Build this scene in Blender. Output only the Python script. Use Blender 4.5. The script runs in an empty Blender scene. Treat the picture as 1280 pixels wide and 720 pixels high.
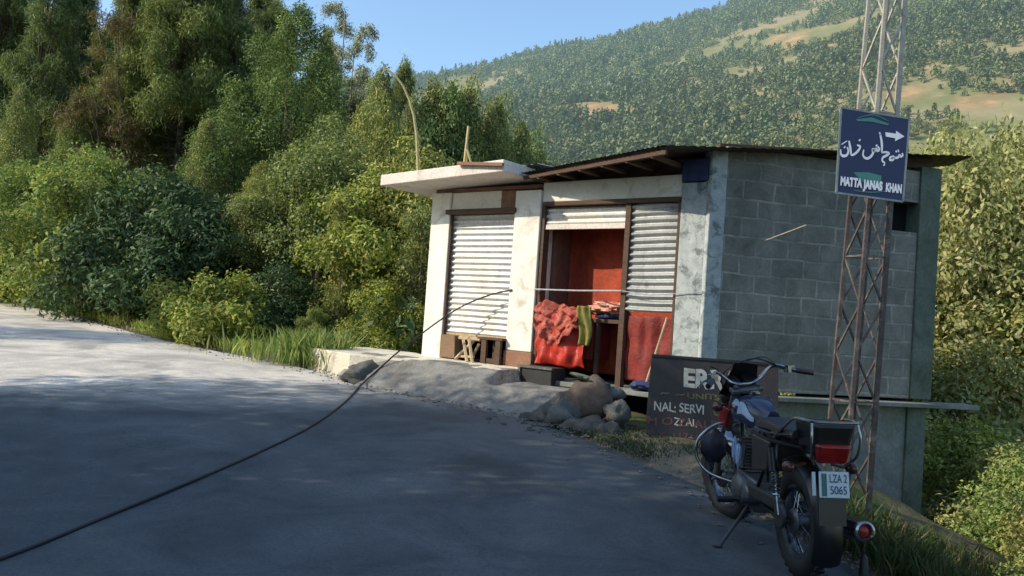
import bpy, math, random
import numpy as np
from mathutils import Matrix, Vector, noise
random.seed(7); RNG = np.random.default_rng(7)
SC = bpy.context.scene; COL = SC.collection
R = math.radians
W = {}

# ---------------------------------------------------------------- camera
cam = bpy.data.objects.new("camera", bpy.data.cameras.new("camera")); COL.objects.link(cam)
cam.data.sensor_width = 36.0; cam.data.lens = 36.0 * 1000 / 1280
cam.data.clip_start = 0.05; cam.data.clip_end = 6000
cam.matrix_world = Matrix.Translation((0, 0, 1.3)) @ Matrix.Rotation(R(90 + 1.95), 4, 'X') @ Matrix.Rotation(R(3.9), 4, 'Z')
SC.camera = cam

# ---------------------------------------------------------------- light
SUN_EL = R(34); sd_ = Vector((-0.968, -0.25, 0)).normalized()
SUNV = Vector((sd_.x * math.cos(SUN_EL), sd_.y * math.cos(SUN_EL), math.sin(SUN_EL)))
w = bpy.data.worlds.new("World"); SC.world = w; w.use_nodes = True
nt = w.node_tree; bg = nt.nodes["Background"]
sky = nt.nodes.new("ShaderNodeTexSky"); sky.sky_type = 'NISHITA'; sky.sun_disc = False
sky.sun_elevation = SUN_EL; sky.sun_rotation = math.atan2(SUNV.x, SUNV.y)
sky.air_density = 1.3; sky.dust_density = 1.3; sky.ozone_density = 2.0
tint = nt.nodes.new("ShaderNodeMix"); tint.data_type = 'RGBA'; tint.blend_type = 'MULTIPLY'; tint.inputs[0].default_value = 1; tint.clamp_result = False
tint.inputs[7].default_value = (1.35, 1.50, 1.62, 1); nt.links.new(sky.outputs[0], tint.inputs[6]); nt.links.new(tint.outputs[2], bg.inputs[0]); bg.inputs[1].default_value = 0.15
ld = bpy.data.lights.new("sun", 'SUN'); ld.energy = 5.0; ld.angle = R(0.5); ld.color = (1, 0.90, 0.72)
so = bpy.data.objects.new("sun", ld); COL.objects.link(so); so.rotation_euler = SUNV.to_track_quat('Z', 'Y').to_euler()
SC.view_settings.view_transform = 'Standard'; SC.view_settings.look = 'None'
SC.view_settings.exposure = 0; SC.view_settings.gamma = 1
SC.cycles.max_bounces = 5; SC.cycles.transparent_max_bounces = 4; SC.cycles.transmission_bounces = 2
SC.cycles.diffuse_bounces = 3; SC.cycles.glossy_bounces = 2; SC.cycles.use_denoising = True

# ---------------------------------------------------------------- materials
def newmat(name):
    m = bpy.data.materials.new(name); m.use_nodes = True
    t = m.node_tree; b = t.nodes["Principled BSDF"]
    return m, t, b
def mix(t, a, b, f, mode='MIX'):
    n = t.nodes.new("ShaderNodeMix"); n.data_type = 'RGBA'; n.blend_type = mode
    for sock, v in ((n.inputs[6], a), (n.inputs[7], b), (n.inputs[0], f)):
        if isinstance(v, (tuple, list)): sock.default_value = tuple(v) + ((1,) if len(v) == 3 else ())
        elif isinstance(v, (int, float)): sock.default_value = v
        else: t.links.new(v, sock)
    return n.outputs[2]
def noi(t, co, scale, detail=5, rough=0.6, dist=0):
    n = t.nodes.new("ShaderNodeTexNoise"); n.inputs["Scale"].default_value = scale
    n.inputs["Detail"].default_value = detail; n.inputs["Roughness"].default_value = rough
    n.inputs["Distortion"].default_value = dist; t.links.new(co, n.inputs["Vector"]); return n.outputs[0]
def ramp(t, f, stops):
    n = t.nodes.new("ShaderNodeValToRGB"); e = n.color_ramp.elements
    while len(e) < len(stops): e.new(0.5)
    for i, (p, c) in enumerate(stops):
        e[i].position = p
        if isinstance(c, (int, float)): c = (c, c, c)
        e[i].color = tuple(c) + (1,)
    t.links.new(f, n.inputs[0]); return n.outputs[0]
def coord(t, kind="Object", sc=None):
    c = t.nodes.new("ShaderNodeTexCoord").outputs[kind]
    if sc:
        m = t.nodes.new("ShaderNodeMapping"); m.inputs["Scale"].default_value = sc; t.links.new(c, m.inputs[0]); c = m.outputs[0]
    return c
def bump(t, b, h, s=0.3, d=0.02):
    n = t.nodes.new("ShaderNodeBump"); n.inputs["Strength"].default_value = s; n.inputs["Distance"].default_value = d
    t.links.new(h, n.inputs["Height"]); t.links.new(n.outputs[0], b.inputs["Normal"])
def pm(name, c1, c2=None, scale=6, rough=0.8, metal=0.0, bmp=0.25, bd=0.01, stain=None, sscale=1.2, smin=.5, smax=.7, sc=None, fine=0.15, spec=None):
    m, t, b = newmat(name); co = coord(t, "Object", sc)
    c2 = c2 or tuple(v * 0.6 for v in c1)
    n1 = noi(t, co, scale, 6, 0.65)
    col = mix(t, c1, c2, ramp(t, n1, [(0.35, 0), (0.68, 1)]))
    if stain: col = mix(t, col, stain, ramp(t, noi(t, co, sscale, 6, 0.7, 0.5), [(smin, 0), (smax, 1)]))
    n2 = noi(t, co, scale * 9, 3, 0.6)
    col = mix(t, col, ramp(t, n2, [(0.3, 1 - fine * 2), (0.7, 1.0)]), 1.0, 'MULTIPLY')
    t.links.new(col, b.inputs["Base Color"])
    b.inputs["Roughness"].default_value = rough; b.inputs["Metallic"].default_value = metal
    if spec is not None: b.inputs["Specular IOR Level"].default_value = spec
    if bmp: bump(t, b, mix(t, n1, n2, 0.5), bmp, bd)
    return m
def haze(t, shader_out, amt):  # painted haze: bluish emission mixed in, growing with distance
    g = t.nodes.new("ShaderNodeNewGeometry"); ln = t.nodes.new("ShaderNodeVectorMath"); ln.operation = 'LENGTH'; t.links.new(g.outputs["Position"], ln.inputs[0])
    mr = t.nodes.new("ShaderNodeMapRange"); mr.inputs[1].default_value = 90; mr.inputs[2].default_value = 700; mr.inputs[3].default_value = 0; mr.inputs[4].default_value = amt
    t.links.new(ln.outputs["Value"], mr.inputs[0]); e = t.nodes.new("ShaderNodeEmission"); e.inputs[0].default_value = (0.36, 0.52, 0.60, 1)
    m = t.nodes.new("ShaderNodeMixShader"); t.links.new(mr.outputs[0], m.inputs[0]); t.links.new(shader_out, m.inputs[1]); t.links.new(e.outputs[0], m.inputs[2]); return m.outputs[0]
def leafmat(name, cols, trans=0.3, var=0.35, tree=0):
    
    gn = LEAFGAIN.get(name, 1.6); cols = [(c[0] * gn * 1.24, c[1] * gn * 1.20, (c[2] + .19 * c[1]) * gn * .95) for c in cols]
    m, t, b = newmat(name); t.nodes.remove(b); out = t.nodes["Material Output"]
    g = t.nodes.new("ShaderNodeNewGeometry"); oi = t.nodes.new("ShaderNodeObjectInfo")
    c = ramp(t, g.outputs["Random Per Island"], [(i / (len(cols) - 1), k) for i, k in enumerate(cols)])
    co = coord(t, "Object"); big = noi(t, co, 0.9, 3, 0.6)
    c = mix(t, c, ramp(t, big, [(0.35, (1 - var,) * 3), (0.65, (1.25, 1.2, 1.05))]), 1.0, 'MULTIPLY')
    c = mix(t, c, ramp(t, oi.outputs["Random"], [(0, (0.82, 0.9, 0.9)), (0.5, (1, 1, 1)), (1, (1.2, 1.1, 0.8))]), 0.9, 'MULTIPLY')
    if tree:
        tn = noi(t, co, tree, 3, 0.7); c = mix(t, c, ramp(t, tn, [(0.36, (0.5, 0.66, 0.66)), (0.5, (0.85, 0.95, 0.85)), (0.64, (1.2, 1.2, 0.9))]), 1.0, 'MULTIPLY')
    d = t.nodes.new("ShaderNodeBsdfDiffuse"); tr = t.nodes.new("ShaderNodeBsdfTranslucent"); gl = t.nodes.new("ShaderNodeBsdfGlossy")
    gl.inputs["Roughness"].default_value = 0.6; gl.inputs["Color"].default_value = (.8, .85, .9, 1)
    t.links.new(c, d.inputs[0])
    t.links.new(mix(t, c, (1.15, 1.1, 0.7), 1.0, 'MULTIPLY'), tr.inputs[0])
    ms = t.nodes.new("ShaderNodeMixShader"); ms.inputs[0].default_value = trans
    t.links.new(d.outputs[0], ms.inputs[1]); t.links.new(tr.outputs[0], ms.inputs[2])
    m2 = t.nodes.new("ShaderNodeMixShader"); m2.inputs[0].default_value = 0.02
    t.links.new(ms.outputs[0], m2.inputs[1]); t.links.new(gl.outputs[0], m2.inputs[2])
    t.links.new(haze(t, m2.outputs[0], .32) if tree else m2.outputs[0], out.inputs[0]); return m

M = {}
LEAFGAIN = {'dark_glossy_leaves': 1.45, 'dry_reddish_needles': 1.1, 'sunlit_yellow_green_leaves': 1.1, 'pine_needles': 1.9, 'hillside_foliage': 1.25, 'distant_hill_foliage': 1.15, 'mid_green_leaves': 1.75, 'shade_toned_grass': .8, 'olive_leaves': 1.75}
# asphalt: worn, fine aggregate; sun and shade painted into the tone by position
m, t, b = newmat("asphalt"); co = coord(t)
n1 = noi(t, co, 0.35, 6, 0.6, 0.4); n2 = noi(t, co, 60, 3, 0.7); n3 = noi(t, co, 3.0, 6, 0.7)
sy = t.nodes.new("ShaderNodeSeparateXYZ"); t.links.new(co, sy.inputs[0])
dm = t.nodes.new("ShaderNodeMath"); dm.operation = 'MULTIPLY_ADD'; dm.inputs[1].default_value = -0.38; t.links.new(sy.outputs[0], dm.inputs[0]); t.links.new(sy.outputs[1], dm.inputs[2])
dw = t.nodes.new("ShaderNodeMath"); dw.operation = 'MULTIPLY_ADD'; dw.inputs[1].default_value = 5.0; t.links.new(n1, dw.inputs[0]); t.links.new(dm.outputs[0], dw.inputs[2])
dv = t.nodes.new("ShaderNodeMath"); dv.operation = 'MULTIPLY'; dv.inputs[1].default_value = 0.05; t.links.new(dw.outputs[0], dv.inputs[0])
sunlit_mask = ramp(t, dv.outputs[0], [(0.60, 0), (0.70, 1)])  # dark shaded road turns to pale sunlit road along the shadow line
c = mix(t, mix(t, (0.062, 0.073, 0.078), (0.52, 0.48, 0.42), sunlit_mask), mix(t, (0.095, 0.105, 0.11), (0.62, 0.57, 0.50), sunlit_mask), ramp(t, n1, [(0.38, 0), (0.62, 1)]))
c = mix(t, c, ramp(t, n3, [(0.3, (0.78,) * 3), (0.7, (1.08,) * 3)]), 1.0, 'MULTIPLY')
c = mix(t, c, ramp(t, n2, [(0.32, (0.6,) * 3), (0.6, (1.1,) * 3)]), 0.8, 'MULTIPLY')
crk = t.nodes.new("ShaderNodeTexVoronoi"); crk.feature = 'DISTANCE_TO_EDGE'; crk.inputs["Scale"].default_value = 0.55
wob = t.nodes.new("ShaderNodeVectorMath"); wob.operation = 'ADD'
nn = t.nodes.new("ShaderNodeTexNoise"); nn.inputs["Scale"].default_value = 2.0; t.links.new(co, nn.inputs["Vector"])
t.links.new(co, wob.inputs[0]); t.links.new(nn.outputs["Color"], wob.inputs[1]); t.links.new(wob.outputs[0], crk.inputs["Vector"])
ck = ramp(t, crk.outputs["Distance"], [(0.0, 1), (0.006, 0)])
ckm = mix(t, (0, 0, 0), ck, ramp(t, noi(t, co, 0.4, 2), [(0.5, 0), (0.6, 0.55)]))
c = mix(t, c, (0.03, 0.03, 0.03), ckm)
c = mix(t, c, ramp(t, noi(t, co, 0.9, 5, 0.65, 1.0), [(0.36, (0.66,) * 3), (0.5, (1,) * 3), (0.68, (1.35, 1.32, 1.25))]), 1.0, 'MULTIPLY')
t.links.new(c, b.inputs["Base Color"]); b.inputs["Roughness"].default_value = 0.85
bump(t, b, n2, 0.5, 0.006); M['asphalt'] = m
# ground: attribute driven
m, t, b = newmat("ground_soil_grass"); co = coord(t)
at_ = t.nodes.new("ShaderNodeAttribute"); at_.attribute_name = "patch"
n1 = noi(t, co, 1.3, 6, 0.7); n2 = noi(t, co, 0.02, 6, 0.65); n3 = noi(t, co, 14, 4, 0.7)
near = mix(t, (0.13, 0.105, 0.065), (0.045, 0.07, 0.02), ramp(t, n1, [(0.42, 0), (0.58, 1)]))
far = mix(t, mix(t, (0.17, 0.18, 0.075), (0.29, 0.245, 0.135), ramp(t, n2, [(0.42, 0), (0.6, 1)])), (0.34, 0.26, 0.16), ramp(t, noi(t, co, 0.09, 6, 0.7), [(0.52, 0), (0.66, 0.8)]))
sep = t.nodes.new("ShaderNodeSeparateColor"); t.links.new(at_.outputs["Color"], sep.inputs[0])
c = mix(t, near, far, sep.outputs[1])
tan = mix(t, (0.50, 0.29, 0.155), (0.26, 0.19, 0.10), ramp(t, noi(t, co, 0.12, 5, 0.7), [(0.4, 0), (0.6, 1)]))
c = mix(t, c, tan, sep.outputs[0])
c = mix(t, c, (0.19, 0.16, 0.115), sep.outputs[2])
c = mix(t, c, ramp(t, n3, [(0.3, (0.7,) * 3), (0.7, (1.15,) * 3)]), 1.0, 'MULTIPLY')
t.links.new(c, b.inputs["Base Color"]); b.inputs["Roughness"].default_value = 0.95; b.inputs["Specular IOR Level"].default_value = 0.1
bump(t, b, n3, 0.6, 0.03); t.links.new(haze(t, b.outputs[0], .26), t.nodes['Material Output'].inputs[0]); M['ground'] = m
# concrete block wall
m, t, b = newmat("grey_concrete_block"); co = coord(t)
sx = t.nodes.new("ShaderNodeSeparateXYZ"); t.links.new(co, sx.inputs[0]); cx = t.nodes.new("ShaderNodeCombineXYZ")
t.links.new(sx.outputs[0], cx.inputs[0]); t.links.new(sx.outputs[2], cx.inputs[1])
dn = t.nodes.new("ShaderNodeTexNoise"); dn.inputs["Scale"].default_value = 3; t.links.new(co, dn.inputs["Vector"])
vm = t.nodes.new("ShaderNodeVectorMath"); vm.operation = 'MULTIPLY_ADD'; vm.inputs[1].default_value = (0.075, 0.06, 0)
t.links.new(dn.outputs["Color"], vm.inputs[0]); t.links.new(cx.outputs[0], vm.inputs[2])
br = t.nodes.new("ShaderNodeTexBrick"); t.links.new(vm.outputs[0], br.inputs["Vector"])
br.inputs["Scale"].default_value = 1.0; br.inputs["Brick Width"].default_value = 0.43; br.inputs["Row Height"].default_value = 0.222
br.inputs["Mortar Size"].default_value = 0.016; br.inputs["Mortar Smooth"].default_value = 0.35
br.inputs["Color1"].default_value = (0.175, 0.165, 0.145, 1); br.inputs["Color2"].default_value = (0.225, 0.212, 0.188, 1)
br.inputs["Mortar"].default_value = (0.38, 0.365, 0.33, 1); br.inputs["Bias"].default_value = -0.1
n1 = noi(t, co, 1.6, 7, 0.7, 0.4); n2 = noi(t, co, 40, 4, 0.7); n3 = noi(t, co, 7, 5, 0.7)
smear = mix(t, br.outputs["Color"], (0.235, 0.235, 0.215), ramp(t, noi(t, co, 2.6, 7, .75, .6), [(0.38, 0.05), (0.58, 0.9)]))
c = mix(t, smear, ramp(t, n1, [(0.32, (0.50, 0.53, 0.50)), (0.66, (1.22, 1.2, 1.14))]), 1.0, 'MULTIPLY')
c = mix(t, c, ramp(t, n2, [(0.3, (0.8,) * 3), (0.7, (1.08,) * 3)]), 1.0, 'MULTIPLY')
t.links.new(c, b.inputs["Base Color"]); b.inputs["Roughness"].default_value = 0.95
h = mix(t, mix(t, (1, 1, 1), (0, 0, 0), br.outputs["Fac"]), n2, 0.3); bump(t, b, h, 0.7, 0.02); M['block'] = m

M['white_plaster'] = pm("whitewashed_plaster", (0.88, 0.83, 0.73), (0.78, 0.73, 0.63), 3, 0.9, stain=(0.36, 0.31, 0.24), sscale=3.2, smin=.54, smax=.76, fine=.05)
M['grey_plaster'] = pm("grey_cement_plaster", (0.27, 0.28, 0.26), (0.20, 0.21, 0.19), 2.5, 0.95, stain=(0.12, 0.15, 0.10), sscale=1.1, smin=.48, smax=.75)
M['green_plaster'] = pm("mossy_cement", (0.16, 0.19, 0.155), (0.11, 0.14, 0.11), 3, 0.95, stain=(0.07, 0.09, 0.05), sscale=1.5)
M['bluish'] = pm("chalky_blue_white_plaster", (0.52, 0.55, 0.54), (0.34, 0.38, 0.38), 8, 0.9, stain=(0.17, 0.2, 0.2), sscale=5, smin=.5, smax=.62)
M['cement'] = pm("rough_cement_ground", (0.27, 0.26, 0.235), (0.17, 0.165, 0.15), 2.2, 0.95, bmp=0.6, bd=0.04, stain=(0.13, 0.115, 0.09), sscale=1.6, smin=.5, smax=.72)
M['pad'] = pm("pale_concrete", (0.78, 0.70, 0.55), (0.62, 0.56, 0.45), 3, 0.9, bmp=0.4, stain=(0.3, 0.26, 0.19), sscale=2.5, smin=.55, smax=.75)
M['slab'] = pm("pale_roof_slab", (0.86, 0.76, 0.68), (0.74, 0.64, 0.56), 4, 0.9, stain=(0.36, 0.28, 0.23), sscale=3, smin=.58, smax=.8)
M['shutter'] = pm("galvanised_shutter", (0.76, 0.73, 0.67), (0.62, 0.60, 0.55), 5, 0.5, 0.25, bmp=0.1, stain=(0.26, 0.21, 0.16), sscale=4, smin=.6, smax=.82, sc=(1, 1, .3))
M['shutter2'] = pm("weathered_shutter", (0.50, 0.51, 0.50), (0.38, 0.39, 0.38), 5, 0.5, 0.3, bmp=0.1, stain=(0.17, 0.15, 0.13), sscale=4, smin=.56, smax=.76, sc=(1, 1, .3))
M['sheet'] = pm("rusty_roof_sheet", (0.07, 0.055, 0.045), (0.04, 0.03, 0.025), 4, 0.8, 0.2, stain=(0.10, 0.05, 0.03), sscale=3)
M['tin'] = pm("pale_tin_sheet", (0.5, 0.52, 0.56), (0.4, 0.42, 0.46), 4, 0.4, 0.6)
M['timber'] = pm("old_brown_timber", (0.13, 0.07, 0.045), (0.07, 0.04, 0.025), 5, 0.85, sc=(1, 1, 6))
M['timber_red'] = pm("reddish_timber", (0.34, 0.17, 0.10), (0.22, 0.11, 0.07), 5, 0.85)
M['palewood'] = pm("pale_raw_wood", (0.58, 0.44, 0.27), (0.42, 0.31, 0.18), 9, 0.8)
M['steel_rust'] = pm("brown_painted_steel_angle", (0.13, 0.10, 0.095), (0.075, 0.06, 0.055), 12, 0.6, 0.3, stain=(0.30, 0.25, 0.21), sscale=6)
M['steel_pale'] = pm("pale_sunlit_steel", (0.58, 0.52, 0.42), (0.42, 0.37, 0.3), 10, 0.55, 0.3, stain=(0.28, 0.2, 0.13), sscale=6, smin=.55, smax=.75)  # mast steel above the sign: sunlight put into the paler colour
M['red_plastic'] = pm("red_plastic_sheet", (0.60, 0.035, 0.015), (0.36, 0.02, 0.01), 6, 0.32, bmp=0.6, bd=0.03)
M['pink_plastic'] = pm("crumpled_coral_plastic", (0.66, 0.19, 0.12), (0.45, 0.035, 0.02), 9, 0.35, bmp=0.9, bd=0.04)
M['orange_cloth'] = pm("rust_orange_cloth", (0.50, 0.075, 0.025), (0.22, 0.035, 0.02), 1.6, 0.9, bmp=0.5, bd=0.05)
M['brown_wall'] = pm("brown_inner_plaster", (0.26, 0.13, 0.09), (0.17, 0.08, 0.055), 3, 0.9)
M['dark_red'] = pm("dark_red_cloth", (0.28, 0.025, 0.015), (0.14, 0.012, 0.01), 3, 0.7, bmp=0.6, bd=0.03)
M['yellow_cloth'] = pm("olive_yellow_cloth", (0.30, 0.27, 0.06), (0.18, 0.16, 0.035), 20, 0.9)
M['orange_white'] = pm("orange_and_white_fabric", (0.85, 0.16, 0.05), (0.85, 0.72, 0.62), 7, 0.8)
M['blue_cloth'] = pm("navy_blue_cloth", (0.04, 0.06, 0.16), (0.02, 0.03, 0.08), 14, 0.8)
M['dark'] = pm("dark_interior_plaster", (0.05, 0.035, 0.03), (0.03, 0.02, 0.018), 3, 0.95)
M['black_box'] = pm("black_tarred_wood", (0.018, 0.02, 0.022), (0.03, 0.03, 0.03), 6, 0.6)
M['cardboard'] = pm("brown_cardboard", (0.27, 0.17, 0.10), (0.2, 0.12, 0.07), 6, 0.9)
M['stone'] = pm("grey_stone", (0.12, 0.11, 0.095), (0.08, 0.075, 0.065), 6, 0.95, bmp=0.9, bd=0.04)
M['stone_pale'] = pm("pale_stone", (0.20, 0.195, 0.175), (0.10, 0.095, 0.085), 6, 0.95, bmp=0.9, bd=0.04)
M['sack'] = pm("brown_jute_sack", (0.20, 0.145, 0.11), (0.12, 0.085, 0.065), 12, 0.95, bmp=0.9, bd=0.03)
M['greencloth'] = pm("faded_green_sacking", (0.20, 0.235, 0.17), (0.11, 0.13, 0.09), 12, 0.9, bmp=0.8, bd=0.02)
M['board'] = pm("black_painted_board", (0.022, 0.02, 0.024), (0.035, 0.028, 0.022), 5, 0.6, stain=(0.055, 0.028, 0.018), sscale=3)
M['paint_white'] = pm("white_sign_paint", (0.62, 0.60, 0.54), (0.4, 0.38, 0.34), 18, 0.7, bmp=0)
M['paint_yellow'] = pm("yellow_sign_paint", (0.20, 0.17, 0.05), (0.10, 0.08, 0.04), 18, 0.7, bmp=0)
M['paint_red'] = pm("red_sign_paint", (0.22, 0.07, 0.06), (0.10, 0.04, 0.035), 18, 0.7, bmp=0)
M['sign_blue'] = pm("navy_blue_sign_panel", (0.010, 0.02, 0.085), (0.008, 0.016, 0.065), 1.5, 0.45, bmp=0, fine=.05)
M['sign_white'] = pm("white_vinyl_lettering", (0.72, 0.76, 0.86), (0.62, 0.66, 0.78), 8, 0.5, bmp=0, fine=.04)
M['sign_green'] = pm("green_vinyl_band", (0.05, 0.20, 0.17), (0.04, 0.16, 0.15), 8, 0.5, bmp=0, fine=.04)
M['sign_edge'] = pm("grey_sign_frame", (0.30, 0.34, 0.34), None, 8, 0.5, 0.4)
M['cable'] = pm("black_cable_rubber", (0.012, 0.012, 0.014), None, 20, 0.55, bmp=0)
M['rope'] = pm("pale_rope", (0.55, 0.55, 0.58), None, 20, 0.9, bmp=0)
M['bamboo'] = pm("yellow_dry_cane", (0.52, 0.44, 0.20), (0.4, 0.33, 0.14), 12, 0.7)
M['bark'] = pm("brown_bark", (0.16, 0.12, 0.085), (0.09, 0.065, 0.045), 8, 0.95, bmp=0.9, bd=0.03, sc=(1, 1, .3))
M['bark_pale'] = pm("pale_bark", (0.36, 0.29, 0.22), (0.22, 0.17, 0.13), 6, 0.95, bmp=0.6, bd=0.02, sc=(1, 1, .3))
M['tyre'] = pm("black_tyre_rubber", (0.018, 0.018, 0.019), None, 14, 0.75, bmp=0.2)
M['chrome'] = pm("dull_chrome", (0.42, 0.43, 0.45), (0.2, 0.21, 0.23), 12, 0.22, 1.0, bmp=0, fine=.06)
M['alloy'] = pm("cast_engine_alloy", (0.20, 0.20, 0.21), (0.11, 0.11, 0.115), 12, 0.45, 0.7)
M['bike_black'] = pm("black_frame_enamel", (0.012, 0.012, 0.014), None, 9, 0.3, bmp=0)
M['bike_blue'] = pm("dark_blue_tank_enamel", (0.012, 0.022, 0.06), (0.01, 0.018, 0.045), 5, 0.2, bmp=0, fine=.03)
M['decal'] = pm("pale_blue_tank_decal", (0.35, 0.48, 0.66), (0.25, 0.36, 0.55), 9, 0.3, bmp=0, fine=.03)
M['bike_red'] = pm("red_trim_enamel", (0.35, 0.02, 0.015), None, 9, 0.3, bmp=0)
M['vinyl'] = pm("black_seat_vinyl", (0.02, 0.02, 0.022), None, 14, 0.5, bmp=0.3)
M['lens_red'] = pm("red_lamp_lens", (0.30, 0.012, 0.012), (0.14, 0.006, 0.006), 20, 0.18, bmp=0, fine=.05)
M['lens_amber'] = pm("smoky_amber_lens", (0.10, 0.035, 0.02), None, 20, 0.25, bmp=0)
M['lens_clear'] = pm("headlamp_glass", (0.5, 0.52, 0.55), None, 20, 0.1, 0.3, bmp=0)
M['plate'] = pm("white_number_plate", (0.55, 0.62, 0.66), (0.48, 0.55, 0.6), 9, 0.4, bmp=0, fine=.04)
M['plate_green'] = pm("green_plate_stripe", (0.02, 0.15, 0.13), None, 9, 0.4, bmp=0)
M['ink'] = pm("dark_blue_plate_ink", (0.03, 0.08, 0.14), None, 9, 0.5, bmp=0)
M['brown_side'] = pm("dusty_dark_panel", (0.04, 0.038, 0.036), None, 9, 0.5)
M['fabric_purple'] = pm("dark_purple_rexine", (0.035, 0.03, 0.055), (0.02, 0.018, 0.03), 9, 0.45)
M['teal'] = pm("teal_painted_wall", (0.12, 0.33, 0.34), (0.09, 0.25, 0.26), 2, 0.8)
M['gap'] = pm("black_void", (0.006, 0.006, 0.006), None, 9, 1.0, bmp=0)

M['leaf_fresh'] = leafmat("fresh_green_leaves", [(0.045, 0.085, 0.012), (0.10, 0.15, 0.025), (0.16, 0.20, 0.04), (0.22, 0.24, 0.06)], 0.35)
M['leaf_mid'] = leafmat("mid_green_leaves", [(0.03, 0.06, 0.012), (0.06, 0.10, 0.02), (0.10, 0.14, 0.035), (0.15, 0.17, 0.05)], 0.3)
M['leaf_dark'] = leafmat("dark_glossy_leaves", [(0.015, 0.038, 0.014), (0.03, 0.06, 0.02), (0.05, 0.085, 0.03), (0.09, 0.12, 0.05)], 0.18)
M['leaf_olive'] = leafmat("olive_leaves", [(0.05, 0.075, 0.018), (0.09, 0.12, 0.028), (0.145, 0.17, 0.045), (0.20, 0.205, 0.075)], 0.3)
M['leaf_light'] = leafmat("sunlit_yellow_green_leaves", [(0.12, 0.15, 0.035), (0.20, 0.23, 0.06), (0.29, 0.30, 0.10), (0.36, 0.34, 0.16)], 0.35)
M['needle'] = leafmat("pine_needles", [(0.035, 0.06, 0.016), (0.06, 0.09, 0.024), (0.095, 0.125, 0.035), (0.14, 0.155, 0.06)], 0.25)
M['needle_brown'] = leafmat("dry_reddish_needles", [(0.09, 0.075, 0.035), (0.15, 0.11, 0.055), (0.09, 0.11, 0.035), (0.20, 0.145, 0.085)], 0.2)
M['gumleaf'] = leafmat("grey_green_gum_leaves", [(0.07, 0.10, 0.08), (0.12, 0.15, 0.12), (0.18, 0.21, 0.18), (0.26, 0.28, 0.25)], 0.2)
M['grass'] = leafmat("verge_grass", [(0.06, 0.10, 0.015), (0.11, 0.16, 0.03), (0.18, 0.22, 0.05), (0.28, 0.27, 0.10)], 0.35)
M['grass_shade'] = leafmat("shade_toned_grass", [(0.025, 0.05, 0.012), (0.04, 0.075, 0.018), (0.07, 0.10, 0.03), (0.15, 0.13, 0.07)], 0.3)  # darker copy of the verge grass, shade put into its colour
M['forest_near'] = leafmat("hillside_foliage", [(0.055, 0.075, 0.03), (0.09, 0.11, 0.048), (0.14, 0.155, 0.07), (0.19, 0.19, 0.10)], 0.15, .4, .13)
M['forest_far'] = leafmat("distant_hill_foliage", [(0.075, 0.11, 0.09), (0.10, 0.14, 0.10), (0.14, 0.175, 0.12), (0.18, 0.21, 0.14)], 0.1, .4, .09)  # paler, bluer tones put distance haze into the leaf colour

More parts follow.
